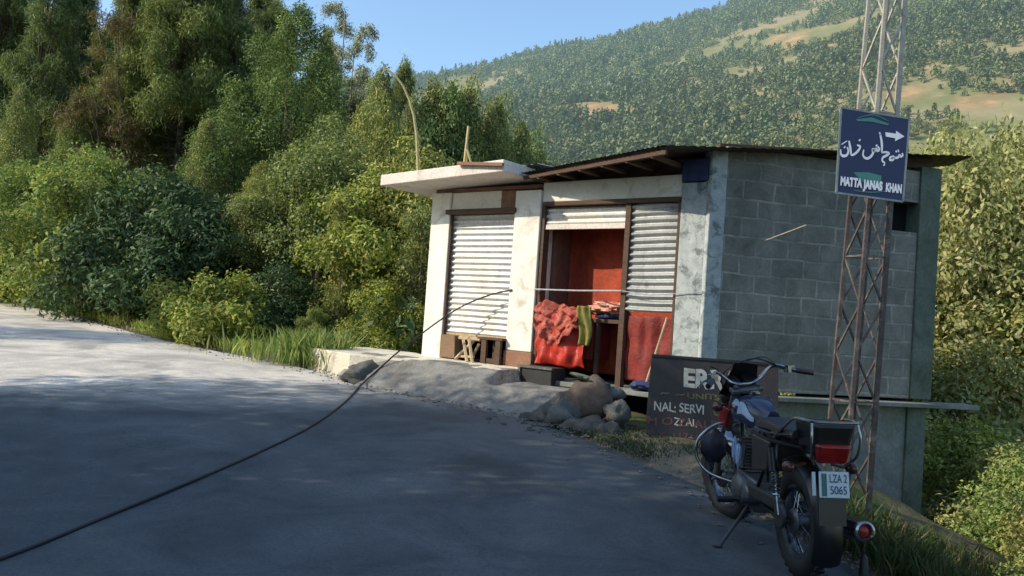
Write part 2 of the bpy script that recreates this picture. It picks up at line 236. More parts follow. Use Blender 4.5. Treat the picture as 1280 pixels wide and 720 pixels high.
# ---------------------------------------------------------------- mesh builder
class MB:
    def __init__(s): s.v = []; s.f = []; s.X = Matrix()
    def add(s, vs, fs):
        o = len(s.v); s.v += [tuple(s.X @ Vector(p)) for p in vs]; s.f += [tuple(o + i for i in f) for f in fs]
    def hexa(s, p):   # p: 4 bottom + 4 top
        s.add(p, [(3, 2, 1, 0), (4, 5, 6, 7), (0, 1, 5, 4), (1, 2, 6, 5), (2, 3, 7, 6), (3, 0, 4, 7)])
    def box(s, c, d, rot=None):
        a, b, e = [q / 2 for q in d]; P = [Vector(q) for q in ((-a, -b, -e), (a, -b, -e), (a, b, -e), (-a, b, -e), (-a, -b, e), (a, -b, e), (a, b, e), (-a, b, e))]
        if rot is not None: P = [rot @ q for q in P]
        s.hexa([q + Vector(c) for q in P])
    def tube(s, pts, r, n=8, cap=True, closed=False, flat=None):
        pts = [Vector(p) for p in pts]; m = len(pts); rs = r if isinstance(r, (list, tuple)) else [r] * m
        vs = []; up = None
        for i, p in enumerate(pts):
            if closed: d = pts[(i + 1) % m] - pts[i - 1]
            else: d = pts[min(i + 1, m - 1)] - pts[max(i - 1, 0)]
            d.normalize()
            if up is None:
                up = Vector((0, 0, 1)) if abs(d.z) < 0.9 else Vector((1, 0, 0))
            a = d.cross(up); 
            if a.length < 1e-6: a = d.orthogonal()
            a.normalize(); b = a.cross(d).normalized(); up = b
            for k in range(n):
                an = 2 * math.pi * k / n + math.pi / n
                vs.append(p + a * math.cos(an) * rs[i] * (flat or 1) + b * math.sin(an) * rs[i])
        fs = []
        for i in range(m if closed else m - 1):
            for k in range(n):
                j = (i + 1) % m
                fs.append((i * n + k, i * n + (k + 1) % n, j * n + (k + 1) % n, j * n + k))
        if cap and not closed: fs += [tuple(range(n))[::-1], tuple((m - 1) * n + k for k in range(n))]
        s.add(vs, fs)
    def lathe(s, prof, c, axis, n=24, cap=True):
        ax = Vector(axis).normalized(); a = ax.orthogonal().normalized(); b = ax.cross(a); c = Vector(c); vs = []; m = len(prof)
        for (r, h) in prof:
            for k in range(n):
                t_ = 2 * math.pi * k / n; vs.append(c + ax * h + (a * math.cos(t_) + b * math.sin(t_)) * r)
        fs = [(i * n + k, i * n + (k + 1) % n, (i + 1) * n + (k + 1) % n, (i + 1) * n + k) for i in range(m - 1) for k in range(n)]
        if cap: fs += [tuple(range(n))[::-1], tuple((m - 1) * n + k for k in range(n))]
        s.add(vs, fs)
    def blob(s, c, rad, seed=0, amp=0.15, n=14, fr=2.0, rot=None, flatb=None):
        vs = []; c = Vector(c)
        for i in range(n + 1):
            th = math.pi * i / n
            for k in range(2 * n):
                ph = math.pi * k / n
                d = Vector((math.sin(th) * math.cos(ph), math.sin(th) * math.sin(ph), math.cos(th)))
                q = 1 + amp * noise.noise(d * fr + Vector((seed * 7.3, seed * 3.1, 0))) * 2
                p = Vector((d.x * rad[0], d.y * rad[1], d.z * rad[2])) * (q + amp * .45 * noise.noise(d * fr * 3.1 + Vector((seed, 2, 5))))
                if flatb is not None: p.z = max(p.z, -flatb)
                if rot is not None: p = rot @ p
                vs.append(c + p)
        m = 2 * n
        s.add(vs, [(i * m + k, (i + 1) * m + k, (i + 1) * m + (k + 1) % m, i * m + (k + 1) % m) for i in range(n) for k in range(m)])
    def grid(s, fn, nu, nv, flip=False):
        vs = [fn(i / nu, j / nv) for i in range(nu + 1) for j in range(nv + 1)]; m = nv + 1
        fs = [(i * m + j, (i + 1) * m + j, (i + 1) * m + j + 1, i * m + j + 1) for i in range(nu) for j in range(nv)]
        if flip: fs = [f[::-1] for f in fs]
        s.add(vs, fs)
    def prism(s, poly, fn, w0, w1):   # poly 2d pts; fn(u,v,w)->xyz
        n = len(poly); s.add([fn(u, v, w0) for u, v in poly] + [fn(u, v, w1) for u, v in poly],
              [tuple(range(n))[::-1], tuple(range(n, 2 * n))] + [(i, (i + 1) % n, n + (i + 1) % n, n + i) for i in range(n)])
    def build(s, name, mat, parent=None, base=None, frame=None, smooth=False, bevel=0, loose=False):
        if frame is not None: Mx = frame
        elif base is not None: Mx = Matrix.Translation(base)
        elif parent is not None: Mx = W[parent]
        else: Mx = Matrix()
        me = bpy.data.meshes.new(name); inv = Mx.inverted()
        me.from_pydata([inv @ Vector(p) for p in s.v], [], s.f); me.update()
        if smooth: me.polygons.foreach_set("use_smooth", [True] * len(me.polygons))
        me.materials.append(mat); o = bpy.data.objects.new(name, me); COL.objects.link(o)
        if parent is not None:
            o.parent = parent; o.matrix_local = W[parent].inverted() @ Mx
        else: o.matrix_local = Mx
        W[o] = Mx
        if bevel:
            md = o.modifiers.new("bevel", 'BEVEL'); md.width = bevel; md.segments = 2; md.limit_method = 'ANGLE'; md.angle_limit = R(40)
        if smooth and not loose:
            try: me.set_sharp_from_angle(angle=R(45))
            except Exception: pass
        return o
def tag(o, label=None, cat=None, group=None, kind=None):
    for k, v in (("label", label), ("category", cat), ("group", group), ("kind", kind)):
        if v: o[k] = v
    return o
def thing(name, label, cat, loc=(0, 0, 0), group=None, M4=None):
    o = bpy.data.objects.new(name, None); COL.objects.link(o); o.empty_display_size = .1
    Mx = M4 if M4 is not None else Matrix.Translation(loc); o.matrix_local = Mx; W[o] = Mx
    return tag(o, label, cat, group)
def text_mesh(txt, size, bold=0.0, sx=1.0):
    cu = bpy.data.curves.new("lettering", 'FONT'); cu.body = txt; cu.size = size; cu.offset = bold; cu.align_x = 'CENTER'; cu.align_y = 'CENTER'
    o = bpy.data.objects.new("lettering", cu); COL.objects.link(o)
    dg = bpy.context.evaluated_depsgraph_get(); me = bpy.data.meshes.new_from_object(o.evaluated_get(dg))
    vs = [(v.co.x * sx, v.co.y, 0) for v in me.vertices]; fs = [tuple(p.vertices) for p in me.polygons]
    bpy.data.objects.remove(o); bpy.data.curves.remove(cu); return vs, fs
def add_text(mb, txt, size, origin, ex, ey, off, bold=0.0, sx=1.0, width=None, jit=0):
    vs, fs = text_mesh(txt, size, bold, sx)
    xs = [v[0] for v in vs]; wd = (max(xs) - min(xs)) or 1; k = width / wd if width else 1
    o = Vector(origin); ex = Vector(ex).normalized(); ey = Vector(ey).normalized(); nz = ex.cross(ey)
    mb.add([o + ex * (v[0] * k) + ey * (v[1] + (jit * math.sin(v[0] * 37) if jit else 0)) + nz * off for v in vs], fs)

# ---------------------------------------------------------------- terrain
EDGE = np.array([(2.75, -60), (2.6, -20), (2.45, -5), (2.3, 1), (2.15, 3.8), (2.07, 4.9), (1.67, 6.44), (1.26, 7.26), (.9, 8.0), (.45, 8.86), (-.09, 9.34),
                 (-.69, 9.82), (-1.8, 10.56), (-2.28, 11.34), (-3.07, 12.2), (-4.39, 13.2), (-6.45, 14.9), (-9.9, 18.5), (-14.85, 23.3), (-24, 31), (-40, 40)], float)
INNER = np.array([(-5, -60), (-5.2, -20), (-5.4, -5), (-5.8, 1), (-6.2, 3.8), (-6.6, 4.9), (-7.2, 6), (-7.9, 7), (-8.4, 7.6), (-9.0, 8.2), (-9.6, 8.8),
                  (-10.2, 9.4), (-11, 10), (-11.8, 10.6), (-12.8, 11.4), (-14, 12.4), (-15.5, 13.6), (-18.5, 16), (-23, 19.5), (-31, 25.5), (-45, 33)], float)
def zroad(y):
    y = np.asarray(y, float); a = np.clip(y - 4.4, 0, 1.2)
    z = 0.045 * a * a / 2.4 + 0.045 * np.clip(y - 5.6, 0, None); 
    return np.where(y > 28, 0.045 * 22.4 + 0.027 + 0.02 * (y - 28), z)
def sdist(P, line, sign=1):
    best = np.full(len(P), 1e9); sg = np.zeros(len(P))
    for a, b_ in zip(line[:-1], line[1:]):
        ab = b_ - a; t_ = np.clip(((P - a) @ ab) / (ab @ ab), 0, 1); q = P - (a + t_[:, None] * ab)
        d = np.hypot(q[:, 0], q[:, 1]); cr = ab[0] * (P[:, 1] - a[1]) - ab[1] * (P[:, 0] - a[0])
        u = d < best - 1e-9; best[u] = d[u]; sg[u] = np.sign(-cr[u])
    return best * sg * sign
def sstep(x, a, b): 
    q = np.clip((x - a) / (b - a), 0, 1); return q * q * (3 - 2 * q)
def skyline(az):   # tan of elevation of the ridge for x/y
    return np.interp(az, [-1.5, -0.5, -.178, -.138, -.059, -.003, .04, .10, .161, .19, .244, .308, .438, .7, 1.2, 3], [.20, .25, .278, .289, .307, .330, .341, .357, .380, .389, .409, .430, .495, .54, .46, .3])
def fbm(P, sc, oct=4, seed=0):
    out = np.zeros(len(P)); amp = 1; 
    for o in range(oct):
        rng = np.random.default_rng(seed * 10 + o); k = sc * 2 ** o
        for j in range(5):
            th = rng.uniform(0, 2 * np.pi); ph = rng.uniform(0, 6.28)
            out += amp * np.sin((P[:, 0] * np.cos(th) + P[:, 1] * np.sin(th)) * k * rng.uniform(.7, 1.3) + ph) / 5
        amp *= .5
    return out
RIDGE = 640.0
def ground_z(P):
    P = np.asarray(P, float); x, y = P[:, 0], P[:, 1]
    d = sdist(P, EDGE)           # >0 outside, right / far side
    di = -sdist(P, INNER)        # >0 beyond the inner edge
    zr = zroad(y); z = zr.copy()
    r = np.hypot(x, y); az = np.where(y > 1, x / np.maximum(y, 1), np.where(x > 0, 3, -3))
    wl = sstep(-az, .12, .36) * (y > 0)
    d0 = np.interp(y, [0, 6.3, 7.6, 30], [.25, .25, 1.7, 1.7])
    up = np.where(d > 0.6, .30 * np.clip(d - 0.6, 0, 60) , 0) * wl
    dn = np.where(d > 0, -.46 * np.clip(d - d0, 0, np.interp(az, [-.1, .12, .35], [4.5, 6, 46])), 0) * (1 - wl)
    z = z + up + dn
    z = np.where(di > 0, zr + 0.62 * np.clip(di - 1.0, 0, 16) * sstep(-(y - (8.0 + (x + 5.7) * .36)), 0, 6), z)  # bank added out of view, raised to block sun from the near road
    # far hillside
    dirr = np.maximum(y, 1) / np.maximum(r, 1)
    top = skyline(az) * RIDGE * dirr + 1.3
    s = np.clip((r - 95) / (RIDGE - 95), 0, 1)
    hill = -20 + (top + 20) * (s ** 1.08) + fbm(P, .018, 4, 3) * 6 * np.clip(s * 5, 0, 1) * np.clip((1.02 - s) * 6, .12, 1)
    hill = np.where(r > RIDGE, top - (r - RIDGE) * .12 - 1, hill)
    wf = sstep(r, 70, 120) * (y > -200)
    z = z * (1 - wf) + hill * wf
    return z, d, di, r, az
PATCH = [(745, 138, 45, 9), (1010, 88, 10, 4), (1145, 122, 40, 7), (1180, 88, 30, 6), (985, 50, 26, 6), (1250, 105, 30, 6), (690, 180, 20, 4), (910, 150, 22, 5), (1160, 20, 24, 4), (830, 175, 22, 4), (870, 110, 25, 4), (1225, 128, 40, 6), (700, 120, 22, 3), (960, 120, 28, 4), (1050, 60, 30, 4), (800, 95, 22, 3), (1000, 150, 24, 3)]
_ro, _pi = R(3.9), R(1.95)
def to_px(P, z):       # angular coordinates of hillside places, used for where the bare terraces lie
    zz = z - 1.3; f = P[:, 1] * math.cos(_pi) + zz * math.sin(_pi); v = (-P[:, 1] * math.sin(_pi) + zz * math.cos(_pi)) / f; u = P[:, 0] / f
    return 640 + 1000 * (u * math.cos(_ro) + v * math.sin(_ro)), 360 - 1000 * (-u * math.sin(_ro) + v * math.cos(_ro))
def patchiness(P, z):
    px, py = to_px(P, z); k = np.zeros(len(P)); wob = fbm(P, .06, 3, 5) * .5
    for (a, b_, w_, h_) in PATCH:
        q = ((px - a) / w_) ** 2 + ((py - b_ + (px - a) * -.05) / h_) ** 2
        k = np.maximum(k, np.clip(1.25 - q + wob, 0, 1))
    return np.where(P[:, 1] > 20, k, 0)
radii = np.concatenate([[0.01], np.arange(0.5, 30, .42), 30 * (1.045 ** np.arange(0, 86))]); radii = radii[radii < 1300]
na = 420
# more angles towards the view
aa = np.linspace(0, 1, na, endpoint=False); ang = 2 * np.pi * aa - 0.75 * np.sin(2 * np.pi * aa)   # dense around 0 = +y
PP = np.array([(r_ * math.sin(a_), r_ * math.cos(a_)) for r_ in radii for a_ in ang])
gz, gd, gdi, gr, gaz = ground_z(PP)
onroad = (gd < 0.25) & (gdi < 0.25)
gz = np.where(onroad, gz - 0.05, gz + np.where(gr < 60, 0.03 * fbm(PP, 3, 3, 8), 0))
nr = len(radii); me = bpy.data.meshes.new("ground")
vs = np.column_stack([PP, gz]); idx = np.arange(nr * na).reshape(nr, na)
q = np.stack([idx[:-1], np.roll(idx, -1, 1)[:-1], np.roll(idx, -1, 1)[1:], idx[1:]], -1).reshape(-1, 4)
me.vertices.add(len(vs)); me.vertices.foreach_set("co", vs.ravel().astype(np.float32))
me.loops.add(q.size); me.loops.foreach_set("vertex_index", q.ravel().astype(np.int32))
me.polygons.add(len(q)); me.polygons.foreach_set("loop_start", np.arange(0, q.size, 4, dtype=np.int32))
me.polygons.foreach_set("use_smooth", np.ones(len(q), bool))
me.update(calc_edges=True); me.validate()
ca = me.color_attributes.new("patch", 'FLOAT_COLOR', 'POINT')
pc = patchiness(PP, gz); fa = sstep(gr, 60, 130)
verge = np.clip(1.2 - gd / .9, 0, 1) * (gd > -0.5) * (gd < 3) * (gr < 60) * np.clip(.7 + fbm(PP, 2, 3, 4), 0, 1)
ca.data.foreach_set("color", np.column_stack([pc, fa, verge, np.ones(len(PP))]).ravel().astype(np.float32))
me.materials.append(M['ground']); go = bpy.data.objects.new("ground", me); COL.objects.link(go); tag(go, kind="structure")

def gzat(x, y):
    return float(ground_z([(x, y)])[0][0])
# road sheet
def resample(L, n):
    s = np.concatenate([[0], np.cumsum(np.hypot(*np.diff(L, axis=0).T))]); t_ = np.linspace(0, s[-1], n)
    return np.column_stack([np.interp(t_, s, L[:, 0]), np.interp(t_, s, L[:, 1])])
mb = MB(); nseg = 20
Ed, In = [], []
for i in range(len(EDGE) - 1):
    for k in range(nseg): 
        Ed.append(EDGE[i] + (EDGE[i + 1] - EDGE[i]) * k / nseg); In.append(INNER[i] + (INNER[i + 1] - INNER[i]) * k / nseg)
Ed, In = np.array(Ed), np.array(In)
rag = fbm(Ed, 3.5, 3, 11) * .05
nv = 34; vsr = []
for i in range(len(Ed)):
    dirv = (In[i] - Ed[i]); L_ = np.hypot(*dirv); dirv = dirv / L_
    for k in range(nv + 1):
        p = Ed[i] + dirv * (rag[i] + (L_ - rag[i]) * k / nv)
        z = float(zroad(p[1])) + .004
        if k == 0: z -= .05
        vsr.append((p[0], p[1], z))
mb.v = vsr; mb.f = [(i * (nv + 1) + k, (i + 1) * (nv + 1) + k, (i + 1) * (nv + 1) + k + 1, i * (nv + 1) + k + 1)[::-1] for i in range(len(Ed) - 1) for k in range(nv)]
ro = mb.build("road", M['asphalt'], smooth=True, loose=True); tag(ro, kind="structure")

# ---------------------------------------------------------------- building frames
A = Vector((-1.2, 12.0, 0)); B = Vector((2.27, 9.3, 0)); C = Vector((5.32, 10.1, 0))
f_ = (B - A).normalized(); LF = (B - A).length; nf = Vector((f_.y, -f_.x, 0))     # outward normal of the front
g_ = (C - B).normalized(); LS = (C - B).length; ng = Vector((g_.y, -g_.x, 0))     # outward normal of the side
def FR(s, n, z): p = A + f_ * s + nf * n; return Vector((p.x, p.y, z))
def SD(s, n, z): p = B + g_ * s + ng * n; return Vector((p.x, p.y, z))
FF = Matrix.Translation(A) @ Matrix.Rotation(math.atan2(f_.y, f_.x), 4, 'Z')
FS = Matrix.Translation(B) @ Matrix.Rotation(math.atan2(g_.y, g_.x), 4, 'Z')
def fbox(mb, fn, s0, s1, n0, n1, z0, z1):
    mb.hexa([fn(s0, n1, z0), fn(s1, n1, z0), fn(s1, n0, z0), fn(s0, n0, z0), fn(s0, n1, z1), fn(s1, n1, z1), fn(s1, n0, z1), fn(s0, n0, z1)])
def corrugated(mb, fn, s0, s1, z0, z1, n0, pitch=0.075, amp=0.014, wav=0.0):
    nz = int((z1 - z0) / pitch * 8)
    def g(u, v):
        s = s0 + (s1 - s0) * u; z = z0 + (z1 - z0) * v
        ph = v * (z1 - z0) / pitch * 2 * math.pi
        return fn(s, n0 + amp * math.sin(ph) + wav * math.sin(s * 5 + z * 3), z + wav * .8 * math.sin(s * 4 + z * 2))
    mb.grid(g, 14, nz)
FL = 0.60
# ---- left shop
ls = thing("shop", "small whitewashed shop with a pale concrete slab roof and closed shutter", "shop", tuple(FR(0.9, 0, FL)))
mb = MB(); fbox(mb, FR, -.12, .26, -.30, 0, FL - .9, 3.06); mb.build("pillar", M['white_plaster'], ls, frame=FF, bevel=.012)
mb = MB(); fbox(mb, FR, 1.49, 1.93, -.32, .02, FL + .22, 3.03); mb.build("pillar", M['white_plaster'], ls, frame=FF, bevel=.012)
mb = MB(); fbox(mb, FR, 1.47, 1.95, -.33, .035, FL - .25, FL + .215); mb.build("plinth", M['timber_red'], ls, frame=FF, bevel=.01)
mb = MB(); fbox(mb, FR, .263, 1.20, -.28, -.03, 2.80, 3.055); mb.build("lintel", M['white_plaster'], ls, frame=FF, bevel=.01)
mb = MB(); fbox(mb, FR, 1.203, 1.487, -.28, -.02, 2.80, 3.05); mb.build("lintel_patch", M['timber_red'], ls, frame=FF, bevel=.01)
mb = MB(); fbox(mb, FR, .22, 1.52, -.05, .06, 2.725, 2.795); mb.build("shutter_box", M['timber'], ls, frame=FF, bevel=.006)
mb = MB(); corrugated(mb, FR, .275, 1.475, .99, 2.72, -.08, .085, .016); sh = mb.build("shutter", M['shutter'], ls, frame=FF, smooth=True)
mb = MB(); fbox(mb, FR, .27, 1.48, -.10, -.055, .955, .988); mb.build("bottom_rail", M['palewood'], sh, frame=FF)
mb = MB(); fbox(mb, FR, .262, .285, -.075, -.02, FL, 2.72); mb.build("guide_rail", M['timber'], ls, frame=FF)
mb = MB(); fbox(mb, FR, 1.467, 1.488, -.075, -.02, FL, 2.72); mb.build("guide_rail", M['timber'], ls, frame=FF)
mb = MB(); fbox(mb, FR, -.10, 1.9, -2.6, -2.45, FL - .9, 3.05); fbox(mb, FR, -.10, .05, -2.45, -.303, FL - .9, 3.05); fbox(mb, FR, 1.8, 1.92, -2.45, -.325, FL - .9, 3.02)
mb.build("wall", M['grey_plaster'], ls, frame=FF)
mb = MB(); fbox(mb, FR, .052, 1.79, -2.44, -.15, FL - .05, FL + .02); mb.build("floor_slab", M['dark'], ls, frame=FF)
# roof slab, tilted up to the right
def slabz(s): return 3.12 + 0.035 * s
mb = MB(); s0, s1, n0, n1 = -.62, 1.72, -2.9, .62
mb.hexa([FR(s0, n1, slabz(s0)), FR(s1, n1, slabz(s1)), FR(s1, n0, slabz(s1)), FR(s0, n0, slabz(s0)), FR(s0, n1, slabz(s0) + .16), FR(s1, n1, slabz(s1) + .16), FR(s1, n0, slabz(s1) + .16), FR(s0, n0, slabz(s0) + .16)])
mb.build("roof_slab", M['slab'], ls, frame=FF, bevel=.012)
mb = MB(); fbox(mb, FR, -.08, 1.9, -.2, -.04, 3.062, 3.115); mb.build("roof_beam", M['timber_red'], ls, frame=FF)

# ---- right shop
rs = thing("shop", "grey concrete block shop with rusty sheet roof and red goods in its open front", "shop", tuple(SD(0, 0, 0)))
mb = MB()
# side wall with a square hole: s 2.40..2.92, z 2.68..3.06
for (a, b_, c_, d_) in ((.16, 2.4, .60, 3.46), (2.4, 2.86, .60, 2.68), (2.4, 2.86, 3.06, 3.46)):
    fbox(mb, SD, a, b_, -.2, 0, c_, d_)
mb.build("side_wall", M['block'], rs, frame=FS)
mb = MB(); fbox(mb, SD, 2.3, 2.99, -.5, -.205, 2.5, 3.2); mb.build("hole_shade_block", M['gap'], rs, frame=FS)  # near-black block: the shade inside the hole is put into its colour
mb = MB(); fbox(mb, SD, .12, 2.86, -.2, -.012, -2.6, .50); mb.build("basement_wall", M['grey_plaster'], rs, frame=FS)
mb = MB(); fbox(mb, SD, 2.863, 3.17, -.3, .03, .60, 3.52); fbox(mb, SD, 2.84, 3.12, -.3, .02, -2.6, .50); mb.build("pilaster", M['green_plaster'], rs, frame=FS, bevel=.01)
mb = MB(); fbox(mb, SD, -.05, .157, -.16, .025, .60, 3.42); mb.build("corner_strip", M['bluish'], rs, frame=FS, bevel=.012)
mb = MB(); fbox(mb, FR, 4.0, 4.33, -.2, .012, .60, 3.02); mb.build("pillar", M['bluish'], rs, frame=FF, bevel=.012)
mb = MB(); fbox(mb, SD, -.45, 3.80, -.12, .16, .505, .56); mb.build("ledge_slab", M['grey_plaster'], rs, frame=FS, bevel=.008)
mb = MB(); fbox(mb, FR, 1.97, 4.42, -2.6, .22, .44, .50); mb.build("floor_slab", M['grey_plaster'], rs, frame=FF, bevel=.008)
mb = MB(); fbox(mb, FR, 1.935, 3.995, -.22, -.01, 2.86, 3.13); mb.build("lintel", M['white_plaster'], rs, frame=FF, bevel=.012)
mb = MB(); fbox(mb, FR, 1.97, 3.99, -.16, .03, 2.80, 2.857); mb.build("shutter_box", M['timber'], rs, frame=FF, bevel=.006)
mb = MB(); fbox(mb, FR, 1.935, 1.99, -.14, -.015, .5, 2.797); mb.build("door_jamb", M['timber'], rs, frame=FF)
mb = MB(); fbox(mb, FR, 3.245, 3.315, -.1, .0, .5, 2.797); mb.build("door_post", M['timber'], rs, frame=FF)
mb = MB(); fbox(mb, FR, 3.965, 3.998, -.1, .005, .5, 2.797); mb.build("door_jamb", M['timber'], rs, frame=FF)
mb = MB(); corrugated(mb, FR, 1.995, 3.24, 2.56, 2.79, -.06, .085, .016); sh = mb.build("shutter", M['shutter'], rs, frame=FF, smooth=True)
mb = MB(); fbox(mb, FR, 1.995, 3.24, -.085, -.035, 2.49, 2.557); mb.build("bottom_rail", M['slab'], sh, frame=FF, bevel=.004)
mb = MB(); corrugated(mb, FR, 3.32, 3.96, 1.46, 2.79, -.03, .085, .020, .010); mb.build("shutter", M['shutter2'], rs, frame=FF, smooth=True)
mb = MB(); fbox(mb, FR, 2.0, 4.2, -2.6, -2.45, -1, 3.4); pass
mb.hexa([SD(2.9, -2.4, -2), SD(3.1, -2.4, -2), SD(3.1, -.32, -2), SD(2.9, -.32, -2), SD(2.9, -2.4, 3.4), SD(3.1, -2.4, 3.4), SD(3.1, -.32, 3.4), SD(2.9, -.32, 3.4)])
mb.build("rear_wall", M['dark'], rs, frame=FF)
mb = MB(); fbox(mb, FR, 1.935, 2.0, -2.45, -.33, .5, 3.1); mb.build("inner_wall", M['brown_wall'], rs, frame=FF)
mb = MB(); fbox(mb, FR, 1.99, 4.35, -.5, -.3, -1.4, .43); mb.build("under_floor_shade", M['gap'], rs, frame=FF)  # near-black sheet painted as the shade in the void below the floor
# dark blue cloth patch under the eave by the corner
mb = MB(); fbox(mb, FR, 4.0, 4.34, -.18, .045, 3.03, 3.30); mb.build("corner_block", M['blue_cloth'], rs, frame=FF, bevel=.02)
# roof plane
R0 = FR(1.74, .25, 3.22); R1 = Vector((1.57, 8.80, 3.29)); R2 = Vector((5.67, 10.0, 3.69)); R3 = R2 + Vector((.95, 2.3, .38)); R4 = R0 + (-nf) * 3.1 + Vector((0, 0, .12))
def roofpt(u, v, dz=0):
    # two-part fan: front edge R0->R1->R2 , back edge R4->R3
    fr_ = R0.lerp(R1, u * 2) if u < .5 else R1.lerp(R2, (u - .5) * 2)
    bk = R4.lerp(R3, u); p = fr_.lerp(bk, v); p.z += dz + .005 * math.sin(u * 420); return p
mb = MB(); mb.grid(lambda u, v: roofpt(u, v, 0), 400, 3, True); mb.grid(lambda u, v: roofpt(u, v, .006), 400, 3)
mb.build("roof_sheet", M['sheet'], rs, smooth=True)
for k, u in enumerate((.06, .14, .22, .30, .38, .46)):
    p = R0.lerp(R1, u * 2); q_ = p - nf * .9
    mb = MB(); mb.tube([Vector((p.x, p.y, p.z - .07)) - nf * .06, Vector((q_.x, q_.y, q_.z - .05))], .035, 6); mb.build("rafter", M['timber'], rs)
mb = MB()
a0 = R0 - nf * .05; a1 = R1 - nf * .05
mb.hexa([a0 + Vector((0, 0, -.075)), a1 + Vector((0, 0, -.085)), a1 + Vector((0, 0, -.085)) - nf * .05, a0 + Vector((0, 0, -.075)) - nf * .05, a0 + Vector((0, 0, -.03)), a1 + Vector((0, 0, -.03)), a1 - nf * .05 + Vector((0, 0, -.03)), a0 - nf * .05 + Vector((0, 0, -.03))])
mb.build("fascia_board", M['timber'], rs)
# gap filler between lintel and roof underside (dark)
mb = MB(); fbox(mb, FR, 1.95, 4.0, -.2, -.1, 3.132, 3.34); mb.build("eave_board", M['timber'], rs, frame=FF)
mb = MB()
mb.hexa([SD(.1, -.15, 3.462), SD(3.1, -.15, 3.525), SD(3.1, -.08, 3.525), SD(.1, -.08, 3.462), SD(.1, -.15, 3.50), SD(3.1, -.15, 3.70), SD(3.1, -.08, 3.70), SD(.1, -.08, 3.50)])
mb.build("wall_plate", M['timber'], rs, frame=FS)
mb = MB(); 
for z0, z1, s0, s1 in ((3.1, 3.42, .2, 1.0),):
    pass
# tin and planks at the joint of the two roofs
mb = MB(); mb.grid(lambda u, v: FR(.75 + 1.15 * u, .1 - 1.5 * v, 3.34 + .10 * v + .03 * u + .012 * math.sin(u * 60)), 50, 2, True)
o = mb.build("tin_sheet", M['tin'], base=FR(1.3, -.6, 3.34), smooth=True); tag(o, "small pale tin sheet lying over the joint between the two shop roofs", "tin sheet")
mb = MB(); mb.tube([FR(.95, .66, 3.325), FR(1.75, .66, 3.26)], .03, 4); o = mb.build("plank", M['timber_red'], base=FR(1.4, .6, 3.3)); tag(o, "reddish plank end sticking out between the slab roof and the sheet roof", "plank")

# ---- things in and about the shops
mb = MB(); mb.grid(lambda u, v: FR(2.02 + 1.9 * u, -.62 - .03 * math.sin(u * 9 + v * 2) - .012 * math.sin(u * 23), .6 + 2.2 * v), 60, 20)
o = mb.build("curtain", M['orange_cloth'], base=FR(3, -.62, .6), smooth=True, loose=True); tag(o, "rust orange cloth hanging inside the open shop front", "curtain")
ct = thing("counter", "brown timber counter standing in the open shop front", "counter", tuple(FR(2.7, -.3, .5)))
mb = MB(); fbox(mb, FR, 2.02, 3.23, -.57, -.12, 1.28, 1.33); mb.build("tabletop", M['timber'], ct, frame=FF, bevel=.006)
mb = MB(); fbox(mb, FR, 2.02, 2.80, -.56, -.14, .80, 1.277); mb.build("cabinet", M['dark_red'], ct, frame=FF)
for s in (2.83, 3.16):
    mb = MB(); fbox(mb, FR, s, s + .05, -.19, -.14, .5, 1.277); mb.build("leg", M['timber'], ct, frame=FF)
def drape(name, s0, s1, z0, z1, n, mat, label, cat, amp=.03, fr=11, seed=0, bulge=.0):
    mb = MB()
    def g(u, v):
        p = Vector((u * fr * .35, v * fr * .2, seed)); q = noise.noise(p * 1.7) * amp * 1.6 + amp * .5 * math.sin(u * fr + 2 * noise.noise(p) + seed)
        ed = .03 * noise.noise(Vector((v * 4, u * 5, seed + 9)))
        return FR(s0 + (s1 - s0) * u + ed, n + q + bulge * math.sin(math.pi * u) * math.sin(math.pi * min(1, v * .9)), z0 + (z1 - z0) * v + (.04 * noise.noise(Vector((u * 5, seed, 3))) if v in (0, 1) else 0))
    mb.grid(g, 46, 34); o = mb.build(name, mat, base=FR((s0 + s1) / 2, n, z0), smooth=True, loose=True)
    md = o.modifiers.new("thick", 'SOLIDIFY'); md.thickness = .006
    tag(o, label, cat); return o
drape("plastic_sheet", 2.02, 2.78, .68, 1.36, .03, M['red_plastic'], "shiny red plastic sheet draped down the front of the counter", "plastic sheet", .03, 11, 1, .05)
drape("plastic_sheet", 3.33, 3.95, .60, 1.40, -.05, M['dark_red'], "dark red sheet hanging below the half lowered shutter", "plastic sheet", .025, 8, 4)
def crumple(u, v):
    p = Vector((u * 6, v * 5, 2)); q = noise.noise(p * .8) * .10 + noise.noise(p * 1.7) * .05 + abs(noise.noise(p * 3.1)) * .03
    s = 2.00 + .72 * u + .05 * noise.noise(Vector((v * 6, 1, u * 3))); low = 1.20 - .26 * math.sin(math.pi * min(1, u * 1.1)) + .08 * noise.noise(Vector((u * 9, 0, 7)))
    if v < .6: k = v / .6; return FR(s, .10 + q, low + (1.42 - low) * k + .05 * noise.noise(Vector((u * 8, 3, 3))) * k)
    k = (v - .6) / .4; return FR(s, .10 + q - .45 * k, 1.42 + .12 * math.sin(math.pi * min(1, k * 1.2)) * (1.1 - .8 * u) + q * .6 - .05 * k)
mb = MB(); mb.grid(crumple, 60, 50); o = mb.build("crumpled_plastic", M['pink_plastic'], base=FR(2.35, 0, 1.3), smooth=True, loose=True); tag(o, "crumpled coral plastic wrapping thrown over the counter's left end", "plastic wrapping")
mb = MB(); mb.blob(FR(2.98, -.22, 1.475), (.26, .14, .085), 5, .3, 16, 3.5); o = mb.build("folded_cloth", M['orange_white'], base=FR(3, -.3, 1.4), smooth=True); tag(o, "bright orange and white folded cloth, top of the pile on the counter", "cloth")
